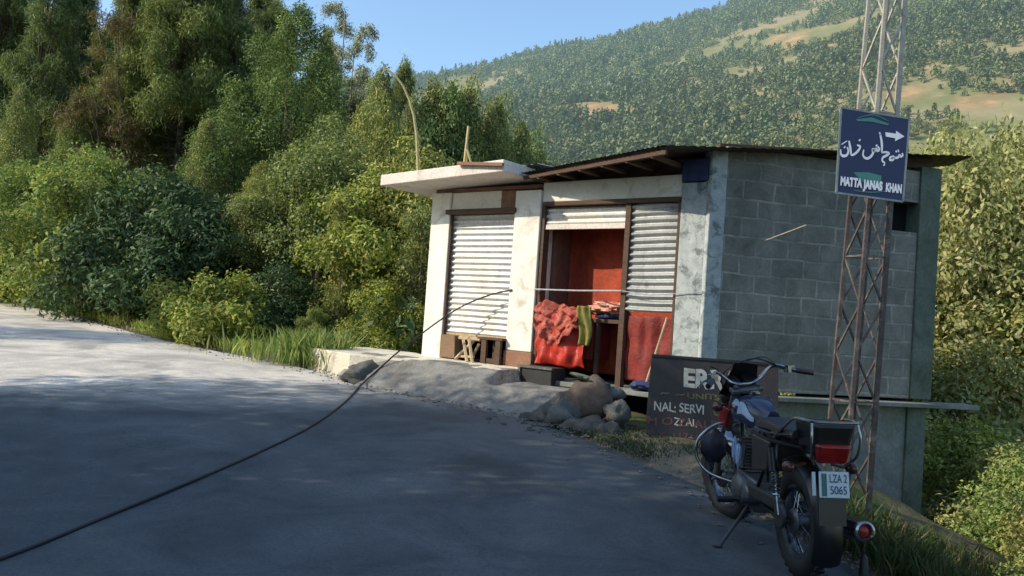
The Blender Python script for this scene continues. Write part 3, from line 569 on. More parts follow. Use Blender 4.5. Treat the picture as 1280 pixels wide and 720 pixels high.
mb = MB(); mb.blob(FR(3.0, -.3, 1.37), (.26, .17, .055), 8, .12, 12, 3, flatb=.04); o = mb.build("folded_cloth", M['blue_cloth'], base=FR(3, -.3, 1.33), smooth=True); tag(o, "navy blue folded cloth under the orange one on the counter", "cloth")
mb = MB(); mb.grid(lambda u, v: FR(2.72 + .17 * u + .03 * math.sin(v * 5), .10 + .03 * math.sin(u * 9 + v * 3), .98 + .5 * v), 14, 20)
o = mb.build("scarf", M['yellow_cloth'], base=FR(2.8, .1, 1), smooth=True); o.modifiers.new("thick", 'SOLIDIFY').thickness = .02; tag(o, "olive yellow cloth hanging over the front of the counter", "scarf")
mb = MB(); mb.tube([FR(1.93, .04, 1.67), FR(2.6, .045, 1.675), FR(3.28, .04, 1.695)], .012, 6); o = mb.build("rod", M['rope'], base=FR(2.6, .04, 1.67)); tag(o, "pale horizontal rod across the open shop front", "rod")
mb = MB(); mb.tube([FR(3.29, .04, 1.695), FR(3.7, .05, 1.66), FR(4.15, .03, 1.70), FR(4.4, .05, 1.73)], .006, 5); o = mb.build("string", M['rope'], base=FR(3.9, .05, 1.68)); tag(o, "thin pale string tied across the lowered shutter to the corner pillar", "string")
mb = MB(); mb.tube([FR(3.92, .03, 1.40), FR(3.74, .14, .56)], .014, 6); o = mb.build("stick", M['palewood'], base=FR(3.74, .14, .5)); tag(o, "thin pale stick leaning on the red sheet below the shutter", "stick")
mb = MB(); fbox(mb, FR, 1.99, 2.5, .0, .32, .40, .66)
bx = thing("crate", "black open crate on the ground under the red plastic sheet", "crate", tuple(FR(2.25, .2, .4)))
mb.build("body", M['black_box'], bx, frame=FF, bevel=.01)
mb = MB(); fbox(mb, FR, 1.975, 2.515, .30, .345, .635, .665); fbox(mb, FR, 1.975, 2.01, .30, .345, .38, .633); mb.build("rim", M['stone_pale'], bx, frame=FF)
mb = MB(); mb.blob(FR(3.72, .12, .56), (.17, .11, .07), 3, .15, 12, 3, flatb=.055); o = mb.build("bundle", M['blue_cloth'], base=FR(3.72, .1, .5), smooth=True); tag(o, "dusky blue cloth bundle on the ledge at the stick's foot", "bundle")
# under the left shutter
mb = MB(); mb.hexa([FR(.30, .06, FL + .02), FR(.60, .06, FL + .02), FR(.60, -.26, FL + .02), FR(.30, -.26, FL + .02), FR(.30, .06, .95), FR(.58, .06, .95), FR(.58, -.26, .95), FR(.30, -.26, .95)])
o = mb.build("carton", M['cardboard'], base=FR(.45, 0, FL), frame=FF, bevel=.008); tag(o, "brown carton box standing under the closed shutter", "box")
st = thing("stool", "dark brown wooden stool with slatted side under the closed shutter's right end", "stool", tuple(FR(1.3, 0, FL)))
mb = MB(); fbox(mb, FR, 1.06, 1.50, -.22, .12, .94, .97); mb.build("seat", M['timber'], st, frame=FF)
for (s, n_) in ((1.13, .06), (1.38, .06), (1.13, -.2), (1.38, -.2)):
    mb = MB(); fbox(mb, FR, s, s + .085, n_, n_ + .05, FL - .03, .937); mb.build("leg", M['timber'], st, frame=FF)
mb = MB(); fbox(mb, FR, 1.20, 1.39, .065, .095, FL + .02, FL + .08); mb.build("stretcher", M['timber'], st, frame=FF)
tr = thing("trestle", "pale wooden trestle with crossed legs between the carton and the stool", "trestle", tuple(FR(.85, 0, FL)))
mb = MB(); mb.tube([FR(.62, .0, .925), FR(1.02, .0, .925)], .03, 6); mb.build("top_rail", M['palewood'], tr)
for a, b_ in (((.72, .02, .9), (.92, .14, FL)), ((.86, .06, .92), (1.04, .16, FL - .02)), ((.90, .0, .9), (.66, .10, FL + .02)), ((.98, -.02, .86), (.78, -.1, FL + .02))):
    mb = MB(); mb.tube([FR(*a), FR(*b_)], .026, 5); mb.build("leg", M['palewood'], tr)
mb = MB(); mb.tube([FR(.66, .06, FL + .06), FR(1.02, .12, FL + .08)], .02, 5); mb.build("brace", M['palewood'], tr)

# ---- cement apron in front of the shops
def edge_n(s):   # distance along nf from the front line to the road edge
    lo = 0.0
    for k in range(400):
        p = FR(s, lo, 0)
        if sdist(np.array([[p.x, p.y]]), EDGE)[0] < -.12: return lo
        lo += .02
    return lo
EN = [edge_n(-2.4 + .1 * i) for i in range(52)]
def en(s):
    q_ = min(max((s + 2.4) / .1, 0), 50.99); i = int(q_); return EN[i] * (1 - q_ + i) + EN[i + 1] * (q_ - i)
def apron(u, v):
    s = -.62 + 3.67 * u; L_ = en(s); n_ = -.3 + (L_ + .3) * v
    p = FR(s, n_, 0); flat = .85 if s < 1.8 else max(.25, .85 - (s - 1.8) * .55)
    zr_ = float(zroad(p.y)) - .035
    k = min(1, max(0, (n_ - flat) / max(.2, L_ - flat)))
    z = (FL - .01) * (1 - k ** 1.1) + zr_ * k ** 1.1
    if s > 2.0: z = min(z, .43)
    z += (.05 * noise.noise(Vector((p.x * 1.8, p.y * 1.8, 1))) + .03 * noise.noise(Vector((p.x * 5, p.y * 5, 4)))) * min(1, max(0, n_ * 1.5)) * (1 - .7 * k)
    if u < .02 or u > .985: z -= .5
    return Vector((p.x, p.y, z))
mb = MB(); mb.grid(apron, 110, 60, True); o = mb.build("cement_apron", M['cement'], smooth=True, loose=True); tag(o, kind="structure")
mb = MB(); pad = [FR(-1.75, .05, 0), FR(-1.5, 1.0, 0), FR(-.4, 1.15, 0), FR(.6, .75, 0), FR(1.9, .40, 0), FR(1.9, .04, 0), FR(1.3, .04, 0), FR(-.1, -.1, 0), FR(-.6, -.4, 0), FR(-1.75, -.4, 0)]
n_ = len(pad); mb.add([(p.x, p.y, .05) for p in pad] + [(p.x, p.y, .605 - (0.03 if i in (3, 4) else 0)) for i, p in enumerate(pad)], [tuple(range(n_)), tuple(range(n_, 2 * n_))[::-1]] + [((i + 1) % n_, i, n_ + i, n_ + (i + 1) % n_) for i in range(n_)])
o = mb.build("concrete_step", M['pad'], base=FR(-.8, .3, 0), bevel=.02); tag(o, kind="structure")

# ---- rubble between apron and road
def rock(c, rad, seed, mat, label, name="rock", cat="rock", rot=0, amp=.3, group=None):
    mb = MB(); mb.blob(c, rad, seed, amp, 12, 1.6, Matrix.Rotation(rot, 3, 'Z')); o = mb.build(name, M[mat], base=(c[0], c[1], c[2] - rad[2]), smooth=True, loose=True)
    tag(o, label, cat, group); return o
sk = rock((.95, 8.88, .42), (.25, .21, .27), 2, 'sack', "bulging brown jute sack set on the stones before the shop", "sack", "sack", 0, .14)
mb = MB()
for k in range(4): 
    mb.blob((.84 + .07 * k, 8.95, .67 - .016 * k), (.13, .14, .028), k + 3, .2, 10, 3, Matrix.Rotation(.25, 3, 'Y'))
o = mb.build("folded_sacks", M['greencloth'], base=(.93, 8.95, .62), smooth=True, loose=True); tag(o, "faded green folded sacking on top of the brown jute sack", "sacking")
rock((.66, 8.72, .24), (.17, .15, .16), 5, 'stone_pale', "pale pitted stone left of the brown sack", rot=.5)
rock((.88, 8.55, .13), (.26, .18, .13), 6, 'stone', "flat grey stone lying under the brown sack", rot=.2)
rock((1.22, 8.66, .33), (.13, .12, .13), 7, 'stone_pale', "pale angular stone right of the brown sack", rot=.9)
rock((1.05, 8.38, .12), (.22, .16, .14), 9, 'stone', "dark grey stone at the road edge below the sack", rot=1.4)
rock((1.22, 8.95, .50), (.12, .09, .08), 12, 'stone_pale', "grey block on the shop ledge right of the sack", rot=.3, amp=.15)
rock((.42, 8.98, .15), (.2, .14, .1), 13, 'stone', "low grey stone at the left foot of the rubble", rot=.1)
rock((-1.95, 11.0, .33), (.3, .2, .16), 14, 'stone_pale', "pale stone beside the concrete step at the road edge", rot=.8)
# ---------------------------------------------------------------- black painted sign board
sb = thing("sign_board", "black hand painted board lettered ERRA leaning below the block wall", "sign board", (2.1, 8.35, 0))
b0 = Vector((1.47, 8.28, -.03)); b1 = Vector((2.86, 8.28, -.03)); t0 = Vector((1.52, 8.46, .97)); t1 = Vector((2.86, 8.46, .96))
exb = (b1 - b0).normalized(); eyb = (t0 - b0 - exb * .05).normalized(); nb = exb.cross(eyb)
mb = MB(); mb.hexa([b0, b1, b1 - nb * .03, b0 - nb * .03, t0, t1, t1 - nb * .03, t0 - nb * .03]); mb.build("panel", M['board'], sb, bevel=.004)
mb = MB(); mb.tube([t0 + Vector((0, 0, .012)), t1 + Vector((0, 0, .012))], .018, 4); mb.build("top_frame", M['black_box'], sb)
def bl(u, v): return b0 + exb * u + eyb * v
def btxt(txt, size, u, v, mat, width, bold=.004, jit=.006):
    mb = MB(); add_text(mb, txt, size, bl(u, v), exb, eyb, .004, bold, 1, width, jit); mb.build("lettering", M[mat], sb)
btxt("ERRA", .26, .68, .80, 'paint_white', .60, .012)
btxt("~", .09, .20, .64, 'paint_yellow', .09, .003); btxt("~", .09, .36, .635, 'paint_yellow', .09, .003); btxt("UNITS", .08, .60, .625, 'paint_yellow', .34, .002); btxt("---", .09, .95, .61, 'paint_yellow', .22, .003)
btxt("NAL: SERVI", .13, .35, .49, 'paint_white', .52, .002); btxt("CC54S", .13, .86, .475, 'paint_yellow', .30, .002)
btxt("M O ZI ALEE", .11, .42, .34, 'paint_red', .80, .002); btxt("ZI AL", .11, .42, .345, 'paint_white', .24, .001)
btxt("X. 1171/", .09, .34, .20, 'paint_red', .42, .001)

# ---------------------------------------------------------------- lattice mast and road sign
MBASE = Vector((3.02, 7.0, -.5)); lean = math.tan(R(1.7))
mast = thing("lattice_mast", "tall tapering steel lattice mast standing in front of the block wall", "mast", tuple(MBASE))
def mpt(z, k):   # three legs -> square legs at corner k
    h = z + .5; c = MBASE + Vector((h * lean - .02, 0, h)); w_ = .132 - .0058 * h
    sx, sy = ((-1, -1), (1, -1), (1, 1), (-1, 1))[k]; rr = Matrix.Rotation(R(18), 3, 'Z')
    return c + rr @ Vector((sx * w_, sy * w_, 0))
zs = [-.5 + .42 * i for i in range(22)]; ZT = zs[-1]
def angle(mb, p, q_, w_=.028):
    mb.tube([p, q_], w_, 4)
for k in range(4):
    mb = MB(); mb.tube([mpt(-.55, k), mpt(3.2, k)], .030 if k == 1 else .022, 4); lg = mb.build("leg", M['steel_rust' if k != 0 else 'steel_rust'], mast)
    mb = MB(); mb.tube([mpt(3.2, k), mpt(ZT, k)], .026 if k == 1 else .020, 4); mb.build("upper_section", M['steel_pale'], lg)  # upper legs coloured pale as if sunlit
for i in range(len(zs) - 1):
    for k in range(4):
        mt = 'steel_pale' if zs[i] > 2.9 else 'steel_rust'; k2 = (k + 1) % 4
        a, b_ = (k, k2) if (i % 2 == 0) else (k2, k)
        mb = MB(); mb.tube([mpt(zs[i], a), mpt(zs[i + 1], b_)], .011, 4)
        if i % 3 == 0: mb.tube([mpt(zs[i], k), mpt(zs[i], k2)], .011, 4)
        if i < 12: mb.build("brace", M[mt], mast)
sg = thing("road_sign", "blue road sign with white Urdu lettering and arrow fixed to the lattice mast", "sign", (2.96, 6.75, 2.85))
c0 = Vector((2.675, 6.70, 3.24)); c1 = Vector((3.255, 6.70, 3.185)); c3 = Vector((2.672, 6.70, 2.515)); c2 = Vector((3.235, 6.70, 2.478))
exs = (c1 - c0).normalized(); eys = (c0 - c3).normalized(); ns = exs.cross(eys).normalized()
def sl(u, v): # u 0..1 left-right, v 0..1 top-bottom
    return (c0.lerp(c1, u)).lerp(c3.lerp(c2, u), v)
def quadpanel(mb, q, n0, n1): mb.hexa([q[0] + ns * n0, q[1] + ns * n0, q[1] + ns * n1, q[0] + ns * n1, q[3] + ns * n0, q[2] + ns * n0, q[2] + ns * n1, q[3] + ns * n1])
mb = MB(); quadpanel(mb, [c3, c2, c1, c0], 0, -.014); mb.build("panel", M['sign_blue'], sg)
for a, b_ in ((c0, c1), (c1, c2), (c2, c3), (c3, c0)):
    mb = MB(); mb.tube([a - ns * .006, b_ - ns * .006], .011, 4); mb.build("frame", M['sign_edge'], sg)
for v in (.15, .85):
    mb = MB(); mb.box(sl(.5, v) - ns * .045, (.5, .04, .035)); mb.build("bracket", M['steel_rust'], sg)
def zp(x, y): # crop pixels of the sign -> sign plane
    a11, a12, a21, a22 = 385., -33., 60., 463.; dx, dy = x - 210, y - 86; det = a11 * a22 - a12 * a21
    return sl((dx * a22 - dy * a12) / det, (a11 * dy - a21 * dx) / det)
def strokes(mb, S, off=.0035):
    for pts, w0 in S:
        # smooth, variable width ribbon
        P = [zp(*p) for p in pts]; Q = []
        for i in range(len(P) - 1):
            p0, p1, p2, p3 = P[max(i - 1, 0)], P[i], P[i + 1], P[min(i + 2, len(P) - 1)]
            for k in range(6):
                t_ = k / 6; Q.append(.5 * ((2 * p1) + (-p0 + p2) * t_ + (2 * p0 - 5 * p1 + 4 * p2 - p3) * t_ ** 2 + (-p0 + 3 * p1 - 3 * p2 + p3) * t_ ** 3))
        Q.append(P[-1]); L_, R_ = [], []
        for i, p in enumerate(Q):
            d = (Q[min(i + 1, len(Q) - 1)] - Q[max(i - 1, 0)]).normalized(); s_ = d.cross(ns)
            ww = w0 * (.55 + .45 * math.sin(math.pi * (i + .6) / (len(Q) + .4))) * (1 + .35 * d.dot(exs) ** 2)
            L_.append(p + s_ * ww + ns * off); R_.append(p - s_ * ww + ns * off)
        n_ = len(Q); mb.add(L_ + R_, [(i, i + 1, n_ + i + 1, n_ + i) for i in range(n_ - 1)])
mb = MB(); K = .0085
strokes(mb, [([(552, 338), (557, 350), (547, 358), (538, 350), (530, 362), (512, 364), (500, 352)], K), ([(512, 362), (500, 376), (484, 374), (486, 362), (500, 356)], K), ([(516, 326), (524, 332)], .007), ([(530, 318), (534, 334)], .005),
             ([(424, 222), (434, 262), (438, 300), (437, 335)], .0095), ([(436, 336), (458, 332), (478, 340), (462, 352), (444, 362), (440, 380), (456, 392)], K), ([(448, 400), (455, 404)], .009),
             ([(412, 300), (424, 314), (414, 326), (404, 314), (396, 326), (386, 314), (386, 340), (366, 362), (344, 364), (330, 346), (334, 318)], .0095), ([(426, 232), (430, 238)], .009), ([(404, 292), (410, 298)], .008),
             ([(296, 292), (314, 300), (304, 320), (288, 336), (268, 346), (256, 336)], K), ([(308, 262), (314, 268)], .009), ([(250, 268), (256, 300), (262, 342)], .009),
             ([(240, 302), (246, 326), (236, 346), (216, 350), (203, 338), (202, 314)], .009), ([(222, 300), (228, 305)], .009), ([(206, 288), (240, 268)], .004)])
mb.build("urdu_lettering", M['sign_white'], sg)
mb = MB(); ar = [(456, 222), (516, 230), (518, 214), (566, 246), (512, 272), (514, 256), (460, 246)]
P = [zp(*p) + ns * .0035 for p in ar]; mb.add(P, [(0, 1, 5, 6), (2, 3, 4, 5, 1)]); mb.build("arrow", M['sign_white'], sg)
mb = MB(); mb.add([zp(*p) + ns * .003 for p in [(290, 150), (380, 140), (480, 176), (470, 184), (380, 164), (300, 160)]], [(0, 1, 2, 3, 4, 5)])
mb.build("green_band", M['sign_green'], sg)
mb = MB(); mb.add([zp(*p) + ns * .002 for p in [(275, 440), (360, 442), (436, 462), (434, 526), (360, 512), (320, 488)]], [tuple(range(6))])
mb.build("green_band", M['sign_green'], sg)
for wd_t, u_, w_t in (("MATTA", .205, .185), ("JANAS", .535, .165), ("KHAN", .845, .135)):
    mb = MB(); add_text(mb, wd_t, .098, sl(u_, .858 + .004 * u_), zp(540, 510) - zp(190, 462), eys, .0045, .006, 1, w_t); mb.build("lettering", M['sign_white'], sg)
for pts_ in ([(275, 538), (370, 552), (480, 548)], [(300, 142), (390, 126), (476, 160)]): mb = MB(); strokes(mb, [(pts_, .003)]); mb.build("green_line", M['sign_green'], sg)
# small wire on the wall behind the mast
mb = MB(); mb.tube([(2.86, 9.25, 2.35), (2.95, 8.9, 2.4), (3.05, 8.4, 2.46)], .008, 5)
o = mb.build("wooden_rod", M['steel_pale'], base=(3, 9, 2.4)); tag(o, "short pale rod jutting from the block wall behind the mast", "rod")

# ---------------------------------------------------------------- cane, roof sticks, cable, overhead line
mb = MB(); cane = [(-1.56, 12.4, 3.2), (-1.60, 12.4, 3.6), (-1.645, 12.4, 3.99), (-1.71, 12.4, 4.3), (-1.80, 12.4, 4.55), (-1.91, 12.4, 4.76), (-2.04, 12.4, 4.91), (-2.25, 12.4, 5.06)]
mb.tube(cane, [.028, .027, .025, .023, .021, .019, .017, .010], 7); o = mb.build("cane_pole", M['bamboo'], base=(-1.56, 12.4, 3.2), smooth=True); tag(o, "thin yellowish cane bending over above the slab roof's left end", "pole")
fk = thing("roof_post", "pair of thin pale sticks tied together standing on the slab roof", "post", (-.87, 12.5, 3.22))
for a, b_, r_ in (((-.90, 12.5, 3.2), (-.855, 12.5, 4.22), .022), ((-.83, 12.5, 3.2), (-.86, 12.5, 3.95), .018), ((-.62, 12.5, 3.22), (-.85, 12.48, 3.85), .02), ((-.92, 12.45, 3.25), (-.62, 12.4, 3.32), .02)):
    mb = MB(); mb.tube([a, b_], r_, 5); mb.build("stick", M['bamboo'], fk)
def rz_(x, y, up=.012): return Vector((x, y, float(zroad(y)) + up))
cab = [rz_(-2.9, 1.6), rz_(-2.5, 2.9), rz_(-2.28, 3.76), rz_(-2.19, 4.62), rz_(-2.02, 5.76), rz_(-1.91, 6.5), rz_(-1.80, 7.58), rz_(-1.79, 9.02), rz_(-1.86, 10.4, .03)]
cab += [Vector(p) for p in ((-1.75, 10.8, .42), (-1.54, 11.1, .66), (-1.3, 11.3, .89), (-.99, 11.38, 1.16), (-.67, 11.36, 1.39), (-.31, 11.2, 1.56), (.0, 11.03, 1.65))]
def smoothp(P, n=6):
    Q = []
    for i in range(len(P) - 1):
        p0, p1, p2, p3 = P[max(i - 1, 0)], P[i], P[i + 1], P[min(i + 2, len(P) - 1)]
        for k in range(n):
            t_ = k / n; Q.append(.5 * ((2 * p1) + (-p0 + p2) * t_ + (2 * p0 - 5 * p1 + 4 * p2 - p3) * t_ ** 2 + (-p0 + 3 * p1 - 3 * p2 + p3) * t_ ** 3))
    return Q + [P[-1]]
mb = MB(); mb.tube(smoothp(cab), .0115, 6); o = mb.build("cable", M['cable'], base=tuple(cab[8]), smooth=True); tag(o, "black cable lying across the road and rising in a curve to the shop pillar", "cable")

# ---------------------------------------------------------------- vegetation
def leaf_arrays(cen, outd, ln, wd, up=.5, rnd=.8, droop=0.0, rng=RNG):
    n = len(cen); nr_ = outd * 1.0 + np.array([0, 0, up]) + rng.normal(size=(n, 3)) * rnd
    nr_ /= np.linalg.norm(nr_, axis=1)[:, None]
    tg = rng.normal(size=(n, 3)) + outd * .8 + np.array([0, 0, -droop]); tg -= nr_ * np.sum(tg * nr_, 1)[:, None]
    tg /= np.linalg.norm(tg, axis=1)[:, None] + 1e-9; bt = np.cross(nr_, tg)
    L_ = (ln * rng.uniform(.6, 1.3, n))[:, None] * .5; B_ = (wd * rng.uniform(.7, 1.2, n))[:, None] * .5
    return np.stack([cen - tg * L_, cen + bt * B_ - tg * L_ * .1, cen + tg * L_ - nr_ * L_ * .3, cen - bt * B_ - tg * L_ * .1], 1)
def quad_mesh(name, V, mat):
    n = len(V); me = bpy.data.meshes.new(name); me.vertices.add(n * 4); me.vertices.foreach_set("co", V.reshape(-1).astype(np.float32))
    me.loops.add(n * 4); me.loops.foreach_set("vertex_index", np.arange(n * 4, dtype=np.int32))
    me.polygons.add(n); me.polygons.foreach_set("loop_start", np.arange(0, n * 4, 4, dtype=np.int32)); me.update(calc_edges=True)
    me.materials.append(mat); return me
def clump_leaves(cl, per, ln, wd, rng, up=.5, rnd=.8, droop=0.0, inner=.35):
    C_, D_ = [], []
    for (c, r_) in cl:
        n = max(8, int(per * (r_[0] * r_[1]) ** .9)); d = rng.normal(size=(n, 3)); d[:, 2] += .25; d /= np.linalg.norm(d, axis=1)[:, None]
        q_ = (inner + (1.05 - inner) * rng.uniform(0, 1, n) ** .45)[:, None]
        f1, f2, f3 = rng.uniform(2.5, 6, 3); p1, p2 = rng.uniform(0, 6.28, 2)
        q_ = q_ * (1 + .30 * np.sin(d[:, 0] * f1 + p1) * np.sin(d[:, 1] * f2 + p2 + d[:, 2] * f3))[:, None]
        q_ = np.where(rng.uniform(0, 1, (n, 1)) < .08, q_ * rng.uniform(1.1, 1.55, (n, 1)), q_)
        C_.append(np.array(c) + d * q_ * np.array([r_[0], r_[0], r_[1]])); D_.append(d)
    return leaf_arrays(np.concatenate(C_), np.concatenate(D_), ln, wd, up, rnd, droop, rng)
def trunk_mesh(name, H_, r0, limbs, rng, mat, bend=.06, top=.95):
    mb = MB(); pts = []; ph = rng.uniform(0, 6)
    for i in range(9):
        k = i / 8; pts.append(Vector((bend * H_ * math.sin(k * 2.5 + ph) * k, bend * H_ * math.cos(k * 2 + ph) * k, H_ * top * k - .3 * (i == 0))))
    mb.tube(pts, [r0 * (1.15 if i == 0 else 1) * (1 - .85 * i / 8) for i in range(9)], 8)
    for (c, r_) in limbs:
        c = Vector(c); k = min(.9, max(.12, (c.z / H_) * .75)); i = int(k * 8); p = pts[i].lerp(pts[min(8, i + 1)], k * 8 - i)
        m = p.lerp(c, .5) + Vector((0, 0, -.06 * H_)); mb.tube([p, m, c], [r0 * .42 * (1 - .6 * k), r0 * .25, r0 * .07], 5)
    me = bpy.data.meshes.new(name); me.from_pydata(mb.v, [], mb.f); me.polygons.foreach_set("use_smooth", [True] * len(me.polygons)); me.update(); me.materials.append(mat); return me
KINDS = {}
def make_kind(key, kind, seed, H_, Rr, leaf, per, ln, wd, bark='bark', **kw):
    rng = np.random.default_rng(seed); cl = []
    if kind == 'broad':      # irregular rounded crown on a trunk, lots of lobes
        nb_ = int(kw.get('nb', 26) * 1.7); lo = kw.get('lo', .2)
        for i in range(nb_):
            d = rng.normal(size=3); d /= np.linalg.norm(d); q_ = rng.uniform(.35, 1.0); zc = H_ * (lo + 1) / 2; zr_ = H_ * (1 - lo) / 2
            wv = 1 - .35 * max(0, d[2]); c = (d[0] * Rr * q_ * wv * .8, d[1] * Rr * q_ * wv * .8, zc + d[2] * zr_ * q_ * .82)
            r_ = Rr * rng.uniform(.13, .31); cl.append((c, (r_, r_ * rng.uniform(.6, .95))))
        cl.append(((0, 0, H_ * (lo + 1) / 2), (Rr * .38, H_ * (1 - lo) * .25)))
        lv = clump_leaves(cl, per, ln, wd, rng, .6, .8, .3)
    elif kind == 'bush':
        for i in range(int(kw.get('nb', 18) * 1.4)):
            a_ = rng.uniform(0, 6.28); q_ = rng.uniform(0, .85); h_ = rng.uniform(.1, .85) * (1 - .45 * q_)
            r_ = Rr * rng.uniform(.17, .34); cl.append(((math.cos(a_) * Rr * q_, math.sin(a_) * Rr * q_, H_ * h_), (r_, r_ * .85)))
        lv = clump_leaves(cl, per, ln, wd, rng, .5, .8, .2)
    elif kind == 'pine':     # open, tiered crown of drooping tufts
        n = kw.get('nb', 46); lo = kw.get('lo', .32)
        for i in range(n):
            k = (i + rng.uniform(-.4, .4)) / n; h_ = H_ * (lo + (1 - lo) * k); sp = Rr * (1 - k) ** .7 * rng.uniform(.35, 1.0) + .1; a_ = i * 2.4 + rng.uniform(-.5, .5)
            r_ = rng.uniform(.28, .62) * (1.0 - .4 * k) * Rr / 2.4; cl.append(((math.cos(a_) * sp, math.sin(a_) * sp, h_ + rng.uniform(-.5, .5)), (r_, r_ * rng.uniform(.8, 1.5))))
        lv = clump_leaves(cl, per, ln, wd, rng, .1, 1.1, 1.3, .0); lv = lv + np.random.default_rng(seed).normal(size=(len(lv), 1, 3)) * .10
    elif kind == 'cone':     # dense, upright conical crown
        n = int(kw.get('nb', 70) * 1.35)
        for i in range(n):
            k = ((i + .5) / n) ** 1.15; h_ = H_ * (.08 + .9 * k); pr = (math.sin(math.pi * min(1, (k * .82 + .18))) ** .8) if key != 'coneB' else (1.02 - k) ** .75 * min(1, .55 + k * 3); a_ = i * 2.4
            sp = Rr * pr * rng.uniform(.45, 1.0); r_ = Rr * rng.uniform(.13, .29) * (.5 + .6 * pr); cl.append(((math.cos(a_) * sp, math.sin(a_) * sp, h_), (r_, r_ * 1.15)))
        lv = clump_leaves(cl, per, ln, wd, rng, .5, .8, -.2)
    elif kind == 'gum':      # tall airy eucalyptus
        for i in range(kw.get('nb', 40)):
            k = rng.uniform(.25, 1); a_ = rng.uniform(0, 6.28); sp = Rr * rng.uniform(.1, 1) * (1.15 - k * .8)
            r_ = rng.uniform(.25, .5); cl.append(((math.cos(a_) * sp, math.sin(a_) * sp, H_ * k), (r_, r_ * 1.1)))
        lv = clump_leaves(cl, per, ln, wd, rng, .1, 1.0, 1.4, .1)
    cr = quad_mesh(key + "_crown", lv, M[leaf])
    big = sorted(cl, key=lambda q: -q[1][0])[:14 if kind != 'pine' else 26] if kind != 'pine' else cl[::2]
    tr_ = trunk_mesh(key + "_trunk", H_, kw.get('r0', H_ * .022), big, rng, M[bark], kw.get('bend', .05), .97 if kind in ('pine', 'cone', 'gum') else .72)
    KINDS[key] = (cr, tr_, float(np.percentile(lv[:, :, 2], 99.7)))
def plant(key, x, y, sc=1, rot=None, label=None, cat="tree", name="tree", group=None, dz=0, sz=None, mats=None):
    cr, tr_, H_ = KINDS[key]; z = gzat(x, y) + dz
    Mx = Matrix.Translation((x, y, z)) @ Matrix.Rotation(random.uniform(0, 6.28) if rot is None else rot, 4, 'Z') @ Matrix.Diagonal((sc, sc, sz or sc, 1))
    o = thing(name, label, cat, group=group, M4=Mx)
    for nm, me in (("trunk", tr_), ("crown", cr)):
        c = bpy.data.objects.new(nm, me); COL.objects.link(c); c.parent = o; W[c] = Mx
    return o
make_kind('broadA', 'broad', 1, 6.0, 2.6, 'leaf_mid', 1350, 0.117, 0.058, nb=34)
make_kind('broadB', 'broad', 2, 6.5, 2.3, 'leaf_olive', 1200, 0.117, 0.055, nb=36, lo=.12)
make_kind('broadC', 'broad', 3, 5.0, 2.4, 'leaf_fresh', 1350, 0.117, 0.055, nb=34, lo=.08)
make_kind('broadL', 'broad', 9, 6.0, 2.6, 'leaf_light', 1275, 0.125, 0.058, nb=38, lo=.0)
make_kind('broadM', 'broad', 19, 7.0, 2.6, 'leaf_light', 1275, 0.117, 0.055, nb=44, lo=.0)
make_kind('bushD', 'bush', 4, 3.4, 1.9, 'leaf_dark', 1650, 0.148, 0.058, nb=28)
make_kind('bushF', 'bush', 5, 1.7, 1.35, 'leaf_fresh', 2550, 0.109, 0.047, nb=24)
make_kind('bushG', 'bush', 6, 3.2, 1.7, 'leaf_fresh', 1800, 0.109, 0.047, nb=28)
make_kind('bushL', 'bush', 16, 2.6, 1.6, 'leaf_light', 1800, 0.109, 0.051, nb=28)
make_kind('pineA', 'pine', 7, 13, 2.6, 'needle', 2600, .22, .034, nb=120, r0=.15, lo=.42)
make_kind('pineB', 'pine', 8, 12, 2.3, 'needle', 2500, .22, .034, nb=95, r0=.13, lo=.36)
make_kind('pineR', 'pine', 18, 11, 2.0, 'needle_brown', 1200, .30, .03, nb=40, r0=.12, lo=.35)
make_kind('coneA', 'cone', 10, 11, 2.9, 'leaf_mid', 1350, 0.125, 0.051, nb=95)
make_kind('gumA', 'gum', 11, 14, 2.4, 'gumleaf', 1500, 0.176, 0.048, bark='bark_pale', nb=60, r0=.14)
make_kind('wispy', 'gum', 12, 5.5, 1.3, 'leaf_olive', 1050, 0.128, 0.040, bark='bark_pale', nb=44, r0=.05)

make_kind('coneB', 'cone', 29, 9, 2.6, 'leaf_olive', 1500, .115, .05, nb=80)
def P_(px, Y, off=0): return ((px - 640) / 1000 * Y + off, Y)
